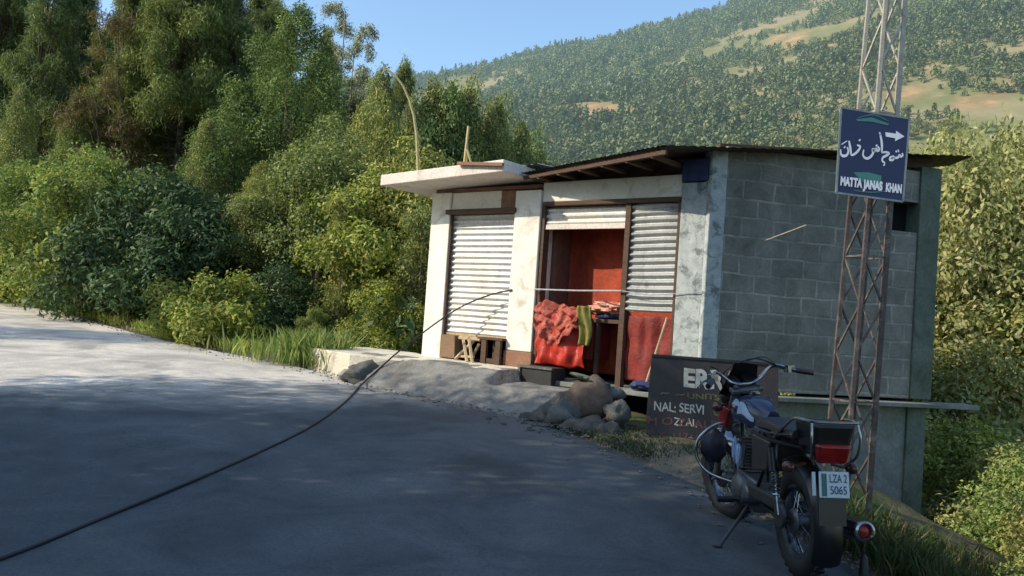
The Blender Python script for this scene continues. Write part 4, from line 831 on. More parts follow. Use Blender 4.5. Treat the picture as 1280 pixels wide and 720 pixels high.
# ---------------------------------------------------------------- motorcycle (x forward, y left, z up, origin midway on the ground)
BX = Matrix.Translation((1.61, 4.93, float(zroad(4.85)))) @ Matrix.Rotation(R(93.5), 4, 'Z') @ Matrix.Scale(.99, 4) @ Matrix.Rotation(R(-1.5), 4, 'X')
bike = thing("motorcycle", "parked dark blue motorcycle with red tail light seen from behind", "motorcycle", M4=BX)
XR, XF, RW = -.60, .62, .295
def B_(name, mat, parent=bike, smooth=True, bevel=0, st=False, fn=None, **k):
    mb = MB(); mb.X = BX @ (ST if st else Matrix()); fn(mb); return mb.build(name, M[mat], parent, smooth=smooth, bevel=bevel, **k)
axp = Vector((.33, 0, .86)); axd = Vector((-.45, 0, .893)).normalized()
ST = Matrix.Translation(axp) @ Matrix.Rotation(R(16), 4, axd) @ Matrix.Translation(-axp)
def wheel(x, st, rw, tw):
    def tyre(mb):
        n = 40; m = 10; vs = []
        for i in range(n):
            a = 2 * math.pi * i / n
            for k in range(m):
                b_ = 2 * math.pi * k / m; rr = rw - tw * .62 + tw * .62 * math.cos(b_); yy = tw * .52 * math.sin(b_)
                vs.append((x + rr * math.cos(a), yy, rw + rr * math.sin(a) ))
        mb.add(vs, [(i * m + k, i * m + (k + 1) % m, ((i + 1) % n) * m + (k + 1) % m, ((i + 1) % n) * m + k) for i in range(n) for k in range(m)])
        for i in range(64):
            a = 2 * math.pi * i / 64; c = Vector((x + (rw - .002) * math.cos(a), 0, rw + (rw - .002) * math.sin(a)))
            mb.box(c, (.012, tw * .62, .010), Matrix.Rotation(-a, 3, 'Y') @ Matrix.Rotation(.35 * (-1) ** i, 3, 'X') @ Matrix.Rotation(R(90), 3, 'Y'))
    wh = B_("wheel", 'tyre', fn=tyre, st=st)
    B_("rim", 'chrome', wh, st=st, fn=lambda mb: (mb.lathe([(rw - tw * 1.05, -.035), (rw - tw * 1.32, -.03), (rw - tw * 1.42, 0), (rw - tw * 1.32, .03), (rw - tw * 1.05, .035), (rw - tw * 1.15, 0)], (x, 0, rw), (0, 1, 0), 40, False)))
    def sp(mb):
        for i in range(32):
            a = 2 * math.pi * i / 32; a2 = a + (.5 if i % 2 else -.5); s = .035 if (i // 2) % 2 else -.035
            mb.tube([(x + .05 * math.cos(a2), s, rw + .05 * math.sin(a2)), (x + (rw - tw * 1.35) * math.cos(a), 0, rw + (rw - tw * 1.35) * math.sin(a))], .0022, 4)
    B_("spokes", 'chrome', wh, st=st, fn=sp)
    B_("hub", 'alloy', wh, st=st, fn=lambda mb: (mb.lathe([(.02, -.075), (.062, -.06), (.07, -.045), (.045, -.03), (.045, .03), (.07, .045), (.062, .06), (.02, .075)], (x, 0, rw), (0, 1, 0), 24), mb.tube([(x, -.12, rw), (x, .12, rw)], .01, 8)))
    return wh
wheel(XR, False, .300, .098); wheel(XF, True, RW, .084)
def arc(cx, cz, r, a0, a1, n, w_, drop=.02):   # curved sheet
    def g(mb):
        mb.grid(lambda u, v: (cx + (r - drop * (2 * v - 1) ** 2) * math.cos(R(a0 + (a1 - a0) * u)), w_ * (2 * v - 1), cz + (r - drop * (2 * v - 1) ** 2) * math.sin(R(a0 + (a1 - a0) * u))), n, 8)
        mb.grid(lambda u, v: (cx + (r - .004 - drop * (2 * v - 1) ** 2) * math.cos(R(a0 + (a1 - a0) * u)), w_ * (2 * v - 1), cz + (r - .004 - drop * (2 * v - 1) ** 2) * math.sin(R(a0 + (a1 - a0) * u))), n, 8, True)
    return g
B_("front_fender", 'chrome', st=True, fn=arc(XF, RW, .335, 35, 190, 26, .062, .03))
B_("rear_fender", 'bike_black', fn=arc(XR, .30, .355, 60, 205, 26, .075, .03))
# fork, clamps
def fork(s):
    return lambda mb: (mb.tube([(XF, s * .085, RW), (XF - .085, s * .085, RW + .26)], .024, 10), mb.tube([(XF - .085, s * .085, RW + .26), (.285, s * .085, .96)], .0155, 10), mb.tube([(XF - .20, s * .085, .66), (.31, s * .085, .90)], .026, 10))
for s in (1, -1): B_("fork_leg", 'alloy', fn=fork(s), st=True)
B_("fork_clamp", 'alloy', st=True, bevel=.006, smooth=False, fn=lambda mb: (mb.box((.30, 0, .93), (.06, .23, .03), Matrix.Rotation(R(-25), 3, 'Y')), mb.box((.39, 0, .76), (.06, .22, .03), Matrix.Rotation(R(-25), 3, 'Y'))))
hbp = [Vector(p) for p in ((.12, .39, 1.01), (.20, .31, 1.03), (.29, .22, 1.065), (.31, .10, .985), (.30, 0, .965), (.31, -.10, .985), (.29, -.22, 1.065), (.20, -.31, 1.03), (.12, -.39, 1.01))]
hb_ = B_("handlebar", 'chrome', st=True, fn=lambda mb: mb.tube(smoothp(hbp), .0115, 8))
for s in (1, -1):
    B_("grip", 'vinyl', hb_, st=True, fn=lambda mb: mb.tube([(.115, s * .395, 1.008), (.19, s * .315, 1.028)], .018, 10))
    B_("lever", 'chrome', hb_, st=True, fn=lambda mb: (mb.tube([(.24, s * .29, 1.035), (.27, s * .33, 1.02), (.21, s * .41, .995)], .007, 6), mb.box((.225, s * .29, 1.04), (.05, .05, .045))))
for s in (1, -1):
    B_("speedometer", 'bike_black', st=True, fn=lambda mb: mb.lathe([(.02, -.05), (.05, -.04), (.054, 0), (.046, .012)], (.36, s * .062, .99), (-.5, 0, .85), 20))
B_("cable_loop", 'bike_black', st=True, fn=lambda mb: (mb.tube(smoothp([Vector(p) for p in ((.27, .26, 1.04), (.38, .22, 1.10), (.44, .08, 1.02), (.36, .02, .80))]), .005, 5), mb.tube(smoothp([Vector(p) for p in ((.27, -.26, 1.04), (.38, -.20, 1.12), (.45, -.04, 1.04), (.38, -.02, .80))]), .005, 5), mb.tube(smoothp([Vector(p) for p in ((.24, -.28, 1.03), (.34, -.1, 1.12), (.42, .1, 1.02), (.40, .05, .8))]), .005, 5)))
hl = B_("headlight", 'bike_black', st=True, fn=lambda mb: mb.lathe([(.03, -.10), (.07, -.075), (.088, -.02), (.092, .04), (.085, .045)], (.43, 0, .87), (1, 0, -.05), 24))
B_("lens", 'lens_clear', hl, st=True, fn=lambda mb: mb.lathe([(.084, .0), (.07, .012), (.03, .022), (.002, .025)], (.476, 0, .868), (1, 0, -.05), 24))
B_("fly_screen", 'bike_black', st=True, fn=lambda mb: mb.grid(lambda u, v: (.50 - .13 * v - .08 * (2 * u - 1) ** 2, .15 * (2 * u - 1) * (1 - .35 * v), .90 + .20 * v - .02 * (2 * u - 1) ** 2), 14, 8))
for s in (1, -1):
    B_("indicator", 'lens_amber', st=True, fn=lambda mb: (mb.blob((.36, s * .19, .83), (.045, .032, .032), 1, 0, 8), mb.tube([(.38, s * .09, .84), (.37, s * .17, .83)], .008, 6)))
    B_("indicator", 'lens_amber', fn=lambda mb: (mb.blob((-.80, s * .17, .63), (.04, .030, .030), 1, 0, 8), mb.tube([(-.78, s * .07, .645), (-.79, s * .15, .63)], .008, 6)))
for s in (1, -1): B_("reflector", 'bike_red', st=True, fn=lambda mb: mb.box((.405, s * .115, .76), (.10, .025, .14), Matrix.Rotation(R(-25), 3, 'Y')), bevel=.01)
# frame
def frame(mb):
    for p, r in (([(.36, 0, .80), (.32, 0, .90)], .03), ([(.35, 0, .83), (.1, 0, .74), (-.25, 0, .68)], .018), ([(.37, 0, .78), (.30, 0, .5), (.22, 0, .30)], .016), ([(-.05, 0, .70), (-.13, 0, .45), (-.15, 0, .28)], .016),
                 ([(.22, 0, .30), (.05, 0, .235), (-.15, 0, .27)], .016)): mb.tube(smoothp([Vector(q) for q in p], 3), r, 8)
    for s in (.1, -.1): mb.tube(smoothp([Vector(q) for q in ((-.05, s * .8, .70), (-.4, s, .70), (-.82, s, .735))], 3), .012, 8); mb.tube([(-.14, s * .8, .36), (-.42, s, .69)], .011, 8)
B_("frame", 'bike_black', fn=frame)
for s in (1, -1):
    B_("swingarm", 'bike_black', fn=lambda mb: mb.tube([(-.15, s * .09, .33), (XR - .03, s * .105, .30)], .017, 8, flat=1))
    def shock(mb):
        a = Vector((XR, s * .13, .33)); b_ = Vector((-.47, s * .125, .66)); mb.tube([a, a.lerp(b_, .45)], .017, 8)
        d = b_ - a; n = 90; ex = d.normalized().cross(Vector((0, 1, 0))); ey = Vector((0, 1, 0))
        mb.tube([a + d * (.3 + .6 * i / n) + (ex * math.cos(i * .8) + ey * math.sin(i * .8)) * .024 for i in range(n)], .0045, 5)
    sa = B_("shock_absorber", 'chrome', fn=shock)
    B_("cover", 'bike_black', sa, fn=lambda mb: mb.tube([(-.515, s * .128, .55), (-.47, s * .125, .67)], .027, 10))
# tank
def tank(mb):
    def g(u, v):
        x = .33 - .50 * u; a = math.pi * (v * 1.24 - .12); 
        w_ = (.135 * math.sin(math.pi * min(1, .20 + u * .72)) ** .6) * (1 - .28 * u); h_ = (.135 * math.sin(math.pi * (.14 + .70 * u)) ** .7)
        zc = .795 - .03 * u; return (x, -w_ * math.copysign(abs(math.cos(a)) ** .7, math.cos(a)), zc + (h_ if math.sin(a) > 0 else .12) * math.sin(a) * .95)
    mb.grid(g, 22, 26); n = 24
    for u in (0, 1):
        ring = [g(u, v / n) for v in range(n + 1)]; mb.add(ring, [tuple(range(n + 1))])
tk = B_("fuel_tank", 'bike_blue', fn=tank)
def decal(mb):
    for s in (DS,):
        for (u0, u1, z0, z1, k) in ((.42, .80, .0, .5, .16), (.15, .50, .30, .62, .1)):
            def g(u, v, s=s, u0=u0, u1=u1, z0=z0, z1=z1, k=k):
                uu = u0 + (u1 - u0) * u; x = .33 - .50 * uu; vv = (z0 + (z1 - z0) * (v * (.35 + .65 * (1 - u)) + k * math.sin(u * 5))); a = math.pi * vv * .45
                w_ = (.135 * math.sin(math.pi * min(1, .20 + uu * .72)) ** .6) * (1 - .28 * uu); h_ = (.135 * math.sin(math.pi * (.14 + .70 * uu)) ** .7)
                return (x, s * (w_ * abs(math.cos(a)) ** .7 + .003), .795 - .03 * uu + h_ * math.sin(a) * .95 + .002)
            mb.grid(g, 12, 6)
for sd__ in (1, -1):
    DS = sd__; B_("decal", 'decal', tk, fn=decal)
B_("filler_cap", 'chrome', tk, fn=lambda mb: mb.lathe([(.03, 0), (.03, .012), (.02, .018)], (.14, 0, .918), (0, 0, 1), 16))
# seat: long, with raised tail
def seat(mb):
    def g(u, v):
        x = -.14 - .62 * u; a = math.pi * v; w_ = .10 + .035 * u; z = .775 + .02 * math.sin(u * 3) + .05 * max(0, u - .55); h_ = .055 + .01 * math.sin(u * 6)
        return (x, -w_ * math.copysign(abs(math.cos(a)) ** .5, math.cos(a)), z - .03 + h_ * math.sin(a) ** .5)
    mb.grid(g, 22, 16)
    for u in (0, 1): mb.add([g(u, v / 16) for v in range(17)], [tuple(range(17))])
    mb.add([(-.14, -.1, .745), (-.14, .1, .745), (-.76, .135, .785), (-.76, -.135, .785)], [(0, 1, 2, 3)])
se = B_("seat", 'vinyl', fn=seat)
B_("seat_trim", 'chrome', se, fn=lambda mb: [mb.tube(smoothp([Vector((-.16, s * .108, .742)), Vector((-.45, s * .128, .752)), Vector((-.76, s * .142, .79))], 4), .006, 6) for s in (1, -1)])
# carrier and tail box
def rack(mb):
    lo = [(-.50, .13, .735), (-.66, .135, .82), (-.78, .135, .878), (-.93, .125, .885), (-.965, .09, .885), (-.965, -.09, .885), (-.93, -.125, .885), (-.78, -.135, .878), (-.66, -.135, .82), (-.50, -.13, .735)]
    mb.tube(smoothp([Vector(p) for p in lo], 4), .008, 7)
    for s in (1, -1): mb.tube(smoothp([Vector(p) for p in ((-.95, s * .118, .88), (-.97, s * .125, .80), (-.95, s * .115, .71), (-.90, s * .08, .66))], 4), .006, 6)
ck_ = B_("carrier", 'chrome', fn=rack)
def tailbox(mb):
    mb.hexa([(-.74, -.09, .70), (-.74, .09, .70), (-.93, .085, .70), (-.93, -.085, .70), (-.72, -.115, .875), (-.72, .115, .875), (-.955, .108, .875), (-.955, -.108, .875)])
B_("tail_box", 'bike_black', smooth=False, bevel=.02, fn=tailbox)
B_("tail_light", 'lens_red', smooth=True, bevel=.012, fn=lambda mb: mb.hexa([(-.925, -.07, .675), (-.925, .085, .675), (-.965, .075, .68), (-.965, -.06, .68), (-.94, -.085, .775), (-.94, .10, .775), (-.99, .088, .77), (-.99, -.073, .77)]))
pl = B_("number_plate", 'plate', smooth=False, bevel=.004, fn=lambda mb: mb.box((-.962, .0, .575), (.006, .155, .128), Matrix.Rotation(R(9), 3, 'Y')))
RP = Matrix.Rotation(R(9), 3, 'Y')
B_("stripe", 'plate_green', pl, smooth=False, fn=lambda mb: mb.box((-.9665, .052, .575), (.002, .026, .11), RP))
B_("plate_bracket", 'plate', smooth=False, fn=lambda mb: mb.box((-.945, .096, .575), (.012, .014, .115), RP))
def ptext(mb):
    X0 = mb.X; mb.X = Matrix(); ex = (X0.to_3x3() @ Vector((0, -1, 0))); ey = (X0.to_3x3() @ (RP @ Vector((0, 0, 1))))
    for tx, dz, wd_ in (("LZA 2", .029, .088), ("5065", -.027, .084)): add_text(mb, tx, .056, X0 @ Vector((-.9665 + dz * .15, -.020, .575 + dz)), ex, ey, .002, .0004, 1, wd_)
B_("lettering", 'ink', pl, smooth=False, fn=ptext)
B_("mud_flap", 'bike_black', smooth=False, fn=lambda mb: mb.box((-.95, 0, .44), (.008, .14, .14), Matrix.Rotation(R(8), 3, 'Y')))
for s in (1, -1):
    B_("side_panel", 'brown_side', smooth=False, bevel=.015, fn=lambda mb: mb.hexa([(-.08, s * .095, .47), (-.36, s * .11, .52), (-.36, s * .07, .52), (-.08, s * .06, .47), (-.08, s * .10, .70), (-.42, s * .12, .70), (-.42, s * .07, .70), (-.08, s * .06, .70)][::1]))
# engine
def eng(mb):
    mb.box((.02, 0, .335), (.34, .19, .19), Matrix.Rotation(R(-4), 3, 'Y')); mb.lathe([(.02, -.155), (.085, -.14), (.098, -.12), (.098, .12), (.085, .14), (.02, .155)], (.06, 0, .33), (0, 1, 0), 24); mb.lathe([(.02, -.15), (.06, -.135), (.07, -.10), (.07, .10), (.06, .14), (.02, .15)], (-.10, 0, .33), (0, 1, 0), 20)
en_ = B_("engine", 'alloy', fn=eng, bevel=.012)
RC = Matrix.Rotation(R(10), 3, 'Y')
def fins(mb):
    for i in range(11): mb.box((.125 + .004 * i, 0, .43 + .020 * i), (.15 if i < 8 else .13, .165 if i < 8 else .14, .007), RC)
    mb.tube([(.12, 0, .40), (.17, 0, .65)], .05, 14)
B_("cylinder_fins", 'alloy', en_, fn=fins, smooth=False)
B_("carburettor", 'alloy', en_, fn=lambda mb: (mb.tube([(.08, .0, .56), (-.04, 0, .57)], .03, 12), mb.box((-.0, .0, .53), (.06, .07, .09))))
for a_, b_, r_ in (((.20, .10, .64), (.21, .105, .42), .015), ((.02, .10, .62), (.03, .11, .50), .012)): B_("hose", 'chrome', en_, fn=lambda mb: mb.tube([a_, b_], r_, 8))
B_("exhaust_pipe", 'chrome', fn=lambda mb: mb.tube(smoothp([Vector(p) for p in ((.20, -.06, .55), (.31, -.10, .45), (.27, -.14, .28), (.08, -.16, .23), (-.2, -.17, .25), (-.35, -.175, .28))]), .019, 10))
mf = B_("muffler", 'bike_black', fn=lambda mb: mb.lathe([(.022, 0), (.045, .10), (.053, .2), (.053, .52), (.048, .60)], (-.30, -.175, .275), (-1, -.02, .10), 20))
B_("end_ring", 'chrome', mf, fn=lambda mb: mb.lathe([(.046, 0), (.052, .01), (.052, .03), (.041, .035), (.032, .02)], (-.895, -.187, .335), (-1, -.02, .10), 24, False))
B_("end_cap", 'bike_red', mf, fn=lambda mb: mb.lathe([(.034, -.004), (.018, .012), (.004, .014)], (-.91, -.187, .337), (-1, -.02, .10), 20))
B_("tassel", 'cable', fn=lambda mb: (mb.tube([(-.90, -.195, .285), (-.905, -.195, .22)], .004, 5), mb.lathe([(.006, 0), (.018, .02), (.028, .16), (.02, .165)], (-.905, -.195, .22), (0, 0, -1), 12)))
B_("chain_cover", 'brown_side', smooth=False, bevel=.012, fn=lambda mb: (mb.box((-.36, .12, .375), (.52, .025, .075), Matrix.Rotation(R(2), 3, 'Y')), mb.lathe([(.07, -.012), (.07, .012)], (XR, .12, .33), (0, 1, 0), 20)))
B_("foot_rest_bar", 'bike_black', fn=lambda mb: mb.tube([(.0, -.26, .27), (.0, .26, .27)], .009, 6))
for s in (1, -1):
    B_("foot_rest", 'vinyl', fn=lambda mb: mb.tube([(.0, s * .17, .275), (.0, s * .27, .275)], .019, 8))
    B_("pillion_foot_rest", 'vinyl', fn=lambda mb: mb.tube([(-.33, s * .13, .34), (-.33, s * .24, .345)], .015, 8))
B_("gear_pedal", 'chrome', fn=lambda mb: mb.tube([(-.08, .16, .30), (.10, .17, .27), (.16, .20, .29)], .007, 6))
B_("side_stand", 'bike_black', fn=lambda mb: (mb.tube([(-.06, .10, .25), (-.08, .20, .12), (-.10, .285, .012)], .011, 7), mb.box((-.10, .295, .008), (.06, .05, .012))))
for s in (1, -1):
    B_("engine_guard", 'chrome', fn=lambda mb: mb.tube(smoothp([Vector(p) for p in ((.36, s * .03, .70), (.40, s * .16, .68), (.42, s * .27, .58), (.42, s * .28, .46), (.38, s * .20, .36), (.26, s * .05, .32))]), .011, 8))
for s in (1, -1): B_("guard_cover", 'fabric_purple', fn=lambda mb: mb.blob((.41, s * .17, .54), (.04, .09, .115), 3 + s, .12, 14, 2))
B_("horn", 'alloy', fn=lambda mb: mb.lathe([(.02, 0), (.05, .015), (.05, .03), (.03, .035)], (.40, .0, .64), (1, 0, 0), 16))
for x_, z_ in ((.16, .56), (.09, .53)): B_("hanging_rag", 'decal', fn=lambda mb: mb.blob((x_, .115, z_), (.018, .018, .075), 2, .2, 10, 4))
def plant_top(key, px, Y, top, label, wid=None, name='tree', cat='tree'):
    x, y = P_(px, Y); zt = 1.3 + (394 + (px - 640) * .068 - top) / 1000 * Y; h = zt - gzat(x, y)
    s_ = h / KINDS[key][2]; w_ = s_ if wid is None else wid
    return plant(key, x, y, w_, sz=s_, label=label, cat=cat, name=name)
# front row along the far road edge: (key, px at base, depth, scale, name, category, label)
ROW = [
 ('bushG', -60, 21.5, 1.05, 'bush', 'bush', "pale green bush at the road bend, cut by the photo's left edge"),
 ('broadC', 22, 21.5, 205, 'tree', 'tree', "low light green tree at the far road bend, leftmost in the front row"),
 ('bushG', 85, 19.8, 215, 'bush', 'bush', "tall feathery yellow green bush beside the far bend of the road"),
 ('broadC', 118, 21.5, 188, 'tree', 'tree', "light green spreading tree behind the feathery bush at the bend"),
 ('bushD', 178, 17.9, 215, 'bush', 'bush', "dark glossy leaved bush with arching bare branches beside the road"),
 ('bushD', 232, 17.6, 235, 'bush', 'bush', "dark green bush between the arching one and the small rounded one"),
 ('bushF', 278, 14.7, .92, 'bush', 'bush', "small rounded bright green bush close to the road edge"),
 ('bushD', 345, 15.2, 330, 'bush', 'bush', "dark bush right beside the small rounded bright bush"),
 ('broadB', 310, 17.5, 225, 'tree', 'tree', "slender olive tree behind the small rounded bright bush"),
 ('wispy', 345, 17.4, 185, 'tree', 'tree', "wispy sunlit sapling behind the small rounded bush"),
 ('broadB', 395, 17.2, 150, 'tree', 'tree', "olive tree with a forked bare trunk near the road"),
 ('wispy', 425, 15.4, 240, 'tree', 'tree', "thin multi stemmed tree left of the concrete step"),
 ('broadC', 470, 16.2, 215, 'tree', 'tree', "fresh green tree behind the concrete step"),
 ('broadB', 508, 16.2, 175, 'tree', 'tree', "olive green tree directly left of the whitewashed shop"),
 ('wispy', 520, 14.6, 260, 'tree', 'tree', "small leafy sapling touching the whitewashed shop's left wall"),
 ('bushG', 480, 14.4, 350, 'bush', 'bush', "low green bush behind the concrete step"),
 ('bushG', 398, 14.7, 385, 'bush', 'bush', "low green bush at the foot of the thin multi stemmed tree"),
]
for k, px, Y, sc, nm, cat, lab in ROW:
    if sc > 5: plant_top(k, px, Y, sc, lab, None, nm, cat)
    else: x, y = P_(px, Y); plant(k, x, y, sc, label=lab, cat=cat, name=nm)
BACK = [
 ('pineA', -35, 29, -120, 0.78, "dense pine at the photo's left edge on the hillside"),
 ('pineB', 38, 27, -60, 0.74, "pale trunked pine, second from the photo's left edge"),
 ('pineR', 118, 25, -15, 0.90, "thin pine with reddish dying needles and a long bare trunk"),
 ('pineB', 165, 31, -90, 0.81, "green pine just behind the reddish one"),
 ('pineA', 208, 26, -100, 0.81, "tallest yellow green pine with two bare trunks below its crown"),
 ('pineA', 262, 28, -40, 0.67, "pine right of the tallest one, its crown cut by the photo's top"),
 ('coneA', 350, 24, 8, .74, "broad dense conical tree, lit on its left and dark on its right"),
 ('coneA', 285, 23, 105, .5, "smaller dense tree in front and left of the broad conical tree"),
 ('gumA', 318, 46, -5, 1.0, "grey leaved tall tree behind the conical tree's top"),
 ('gumA', 395, 42, 0, .95, "grey green gum tree, left of the two against the sky"),
 ('gumA', 432, 38, 28, .8, "smaller grey green gum tree, right of the two against the sky"),
 ('pineR', 425, 25, 100, 0.59, "brownish bare tree between the conical tree and the olive ones"),
 ('broadB', 405, 20.5, 150, .62, "olive green tree standing behind the front row left of the cane"),
 ('broadB', 462, 20, 118, .62, "yellow green tree behind the bent cane"),
 ('pineB', 487, 27, 75, 0.44, "slim pointed tree top just behind the cane's tip"),
 ('broadA', 528, 23, 100, .66, "round green tree behind the slab roof's left end"),
 ('broadB', 572, 25, 100, .72, "olive tree behind the sticks on the slab roof"),
 ('broadB', 612, 26, 125, .8, "bright green tree behind the joint of the two shop roofs"),
 ('broadA', 655, 36, 165, .8, "mid green tree on the slope beyond the sheet roof"),
 ('broadA', 55, 24, 190, .8, "dark round tree low under the left pines"),
 ('broadA', 150, 25, 215, .5, "rounded tree below the reddish pine"),
 ('bushD', 215, 22.5, 225, 1.0, "dark undergrowth bush under the tallest pine's trunks"),
 ('bushD', 110, 24, 210, 1.1, "dark undergrowth bush left of the tallest pine's trunks"),
 ('bushD', 300, 21, 250, 1.0, "dark bush at the foot of the broad conical tree"),
 ('broadA', 0, 36, 60, 1.1, "dark tree high up behind the left pines"),
 ('coneA', 80, 41, 20, .9, "dark dense tree behind the reddish pine, left of the teal wall"),
 ('coneA', 205, 42, 20, 1.0, "dark dense tree behind the tallest pine"),
 ('coneA', 290, 40, 20, .9, "dark dense tree in the gap before the conical tree"),
 ('broadA', 180, 37, 150, 1.0, "low dark tree behind the tallest pine's trunks"),
 ('coneB', 435, 21.5, 135, .45, "narrow olive tree between the gum trees and the bent cane"),
 ('coneB', 500, 22, 128, .45, "narrow olive tree just right of the bent cane"),
 ('coneB', 548, 24.5, 112, .5, "narrow tree whose top shows between the cane and the roof sticks"),
 ('coneB', 380, 20.5, 190, .4, "narrow olive tree in front of the conical tree's right side"),
 ('coneB', 318, 20, 205, .4, "narrow olive tree in front of the conical tree's left side"),
 ('coneB', 245, 22, 150, .42, "narrow green tree right of the tallest pine's trunks"),
 ('coneB', 75, 25, 120, .45, "narrow green tree below the reddish pine"),
 ('coneB', 10, 23, 110, .5, "narrow yellow green tree at the photo's left edge"),
 ('coneB', 458, 22.5, 88, .62, "broad topped olive tree whose crown the bent cane crosses"),
 ('coneB', 525, 23, 104, .70, "full olive tree above the slab roof's left end"),
 ('coneB', 568, 23.5, 112, .70, "full olive tree directly behind the roof sticks"),
 ('coneB', 606, 24, 128, .68, "full green tree above the slab roof's right end"),
 ('coneB', 640, 26, 158, .60, "lowest of the full trees showing over the two roofs' joint"),
 ('pineA', 300, 34, -20, 0.67, "pine behind the smaller dense tree, its top against the sky"),
 ('pineB', 0, 31, -90, 0.74, "dark pine between the two leftmost pines"),
 ('pineR', 80, 31, -40, 0.67, "brownish pine behind the reddish one, its crown cut by the photo's top"),
 ('pineB', 62, 29.5, -70, .75, "slim pine between the pale trunked one and the reddish one"),
 ('pineA', 140, 27, -30, .7, "slim green pine directly right of the reddish one"),
 ('pineB', 182, 29, -60, .75, "slim pine left of the tallest one"),
 ('pineA', 236, 30, -60, .75, "slim pine whose trunk shows right of the tallest one"),
 ('pineB', 322, 30, 2, .7, "slim pine top above the conical tree's left shoulder"),
 ('coneB', 385, 26, 45, .55, "pointed tree just right of the conical tree"),
]
for k, px, Y, tp, wd_, lab in BACK:
    plant_top(k, px, Y, tp, lab, wd_, cat="bush" if 'bush' in k else "tree", name={'p': 'pine_tree', 'g': 'gum_tree', 'b': 'tree', 'c': 'tree'}[k[0]] if 'bush' not in k else 'bush')
# sunlit thicket on the slope right of the shops
RIGHT = [
 ('broadM', 6.6, 16.5, 1.0, "sunlit yellow green tree rising just right of the sheet roof's end"),
 ('broadL', 7.3, 14.2, .85, "sunlit tree touching the block shop's right corner"),
 ('broadM', 8.6, 15.6, 1.12, "tall sunlit yellow green tree at the photo's right edge"),
 ('broadL', 10.4, 16.2, 1.15, "sunlit tree half cut by the photo's right edge"),
 ('broadL', 9.4, 20.5, 1.3, "tall pale green tree behind the right hand thicket"),
 ('broadM', 12.4, 21, 1.3, "pale tree far right behind the thicket"),
 ('broadM', 6.4, 21.5, 1.15, "pale green tree behind the shop roof's right end"),
 ('bushL', 6.5, 12.8, .95, "bright low bush beside the block shop's right corner"),
 ('bushL', 7.6, 12.2, 1.1, "bright low bush at the photo's lower right edge"),
 ('bushG', 6.5, 11.2, .8, "dark green bush under the protruding ledge slab"),
 ('bushL', 6.4, 10.0, .75, "low sunlit shrub in the photo's bottom right corner"),
 ('bushG', 4.5, 6.4, .34, "small shaded shrub on the grass slope right of the motorcycle"),
 ('bushL', 5.3, 7.3, .42, "small bright shrub below the basement wall's right corner"),
 ('bushG', 4.4, 5.3, .30, "low shrub at the very bottom right of the photo"),
 ('bushL', 5.2, 6.2, .36, "low pale shrub at the bottom right, beyond the grass slope"),
 ('bushG', 6.0, 8.0, .6, "green shrub between the basement wall and the bright bushes"),
 ('bushL', 8.9, 13.4, 1.2, "wide bright bush below the tall sunlit trees at the photo's right edge"),
 ('bushL', 7.2, 10.6, .9, "low bright bush below the photo's lower right corner"),
 ('bushL', 8.0, 11.2, 1.1, "rounded bright bush just outside the lower right corner"),
 ('bushG', 5.6, 8.6, .5, "small green shrub below the road's edge in the bottom right corner"),
 ('broadL', 3.2, 27, .9, "pale green tree behind the middle of the sheet roof"),
 ('broadM', 13.5, 17.5, 1.1, "tree just outside the right hand thicket"),
]
for px, Y, tp, wd_, key, lab in ((1195, 15.5, 185, 1.0, 'broadM', "sunlit feathery tree rising just past the sheet roof's right end"), (1262, 16.0, 172, 1.05, 'broadL', "tallest feathery sunlit tree, its top at the photo's right edge"), (1150, 19, 172, 1.0, 'broadM', "pale tree top showing over the sheet roof's right end"), (1320, 17, 190, 1.1, 'broadM', "sunlit tree mostly outside the photo's right edge"), (1225, 20, 168, 1.1, 'broadL', "pale green tree top between the two feathery sunlit trees")):
    plant_top(key, px, Y, tp, lab, wd_)
for k, x, y, sc, lab in RIGHT: plant(k, x, y, sc, label=lab, cat="bush" if 'bush' in k else "tree", name='bush' if 'bush' in k else 'tree')
# shading trees and hedge on the bank across the road, out of the photo's frame
SHADE = [(-10.6, 5.35, 1.55), (-10.9, 2.7, .85), (-10.6, -.6, 1.6), (-11.5, -3.8, 1.6), (-10.5, -7, 1.7), (-14.4, 4.6, 1.25), (-14.5, -0.4, 1.5), (-14, -5, 1.7), (-13.2, -2.0, 1.6), (-12, -11, 1.9)]
for i, (x, y, sc) in enumerate(SHADE): plant(('broadA', 'coneA')[i % 3 == 1], x, y, sc * (1 if i % 3 != 1 else .6), label="large roadside tree on the bank across the road, outside the photo", cat="tree", name="tree", group="trees on the bank across the road")
plant('coneA', -16.5, 12.0, .42, sz=.84, label="slim dense tree left of the road bend, outside the photo", cat="tree")

# teal building glimpsed between the pines
hb = thing("house", "small teal walled house glimpsed behind the reddish pine", "house", (-18.6, 37.5, 9.0))
mb = MB(); mb.box((-18.4, 38.4, 10.6), (5.2, 4, 3.2), Matrix.Rotation(.3, 3, 'Z')); mb.build("wall", M['teal'], hb)
mb = MB(); mb.box((-18.4, 38.4, 12.33), (6.0, 4.8, .22), Matrix.Rotation(.3, 3, 'Z') @ Matrix.Rotation(.06, 3, 'Y')); mb.build("roof", M['teal'], hb)
mb = MB(); mb.box((-18.9, 36.3, 10.9), (1.0, .1, 1.1), Matrix.Rotation(.3, 3, 'Z')); mb.build("window", M['gap'], hb)

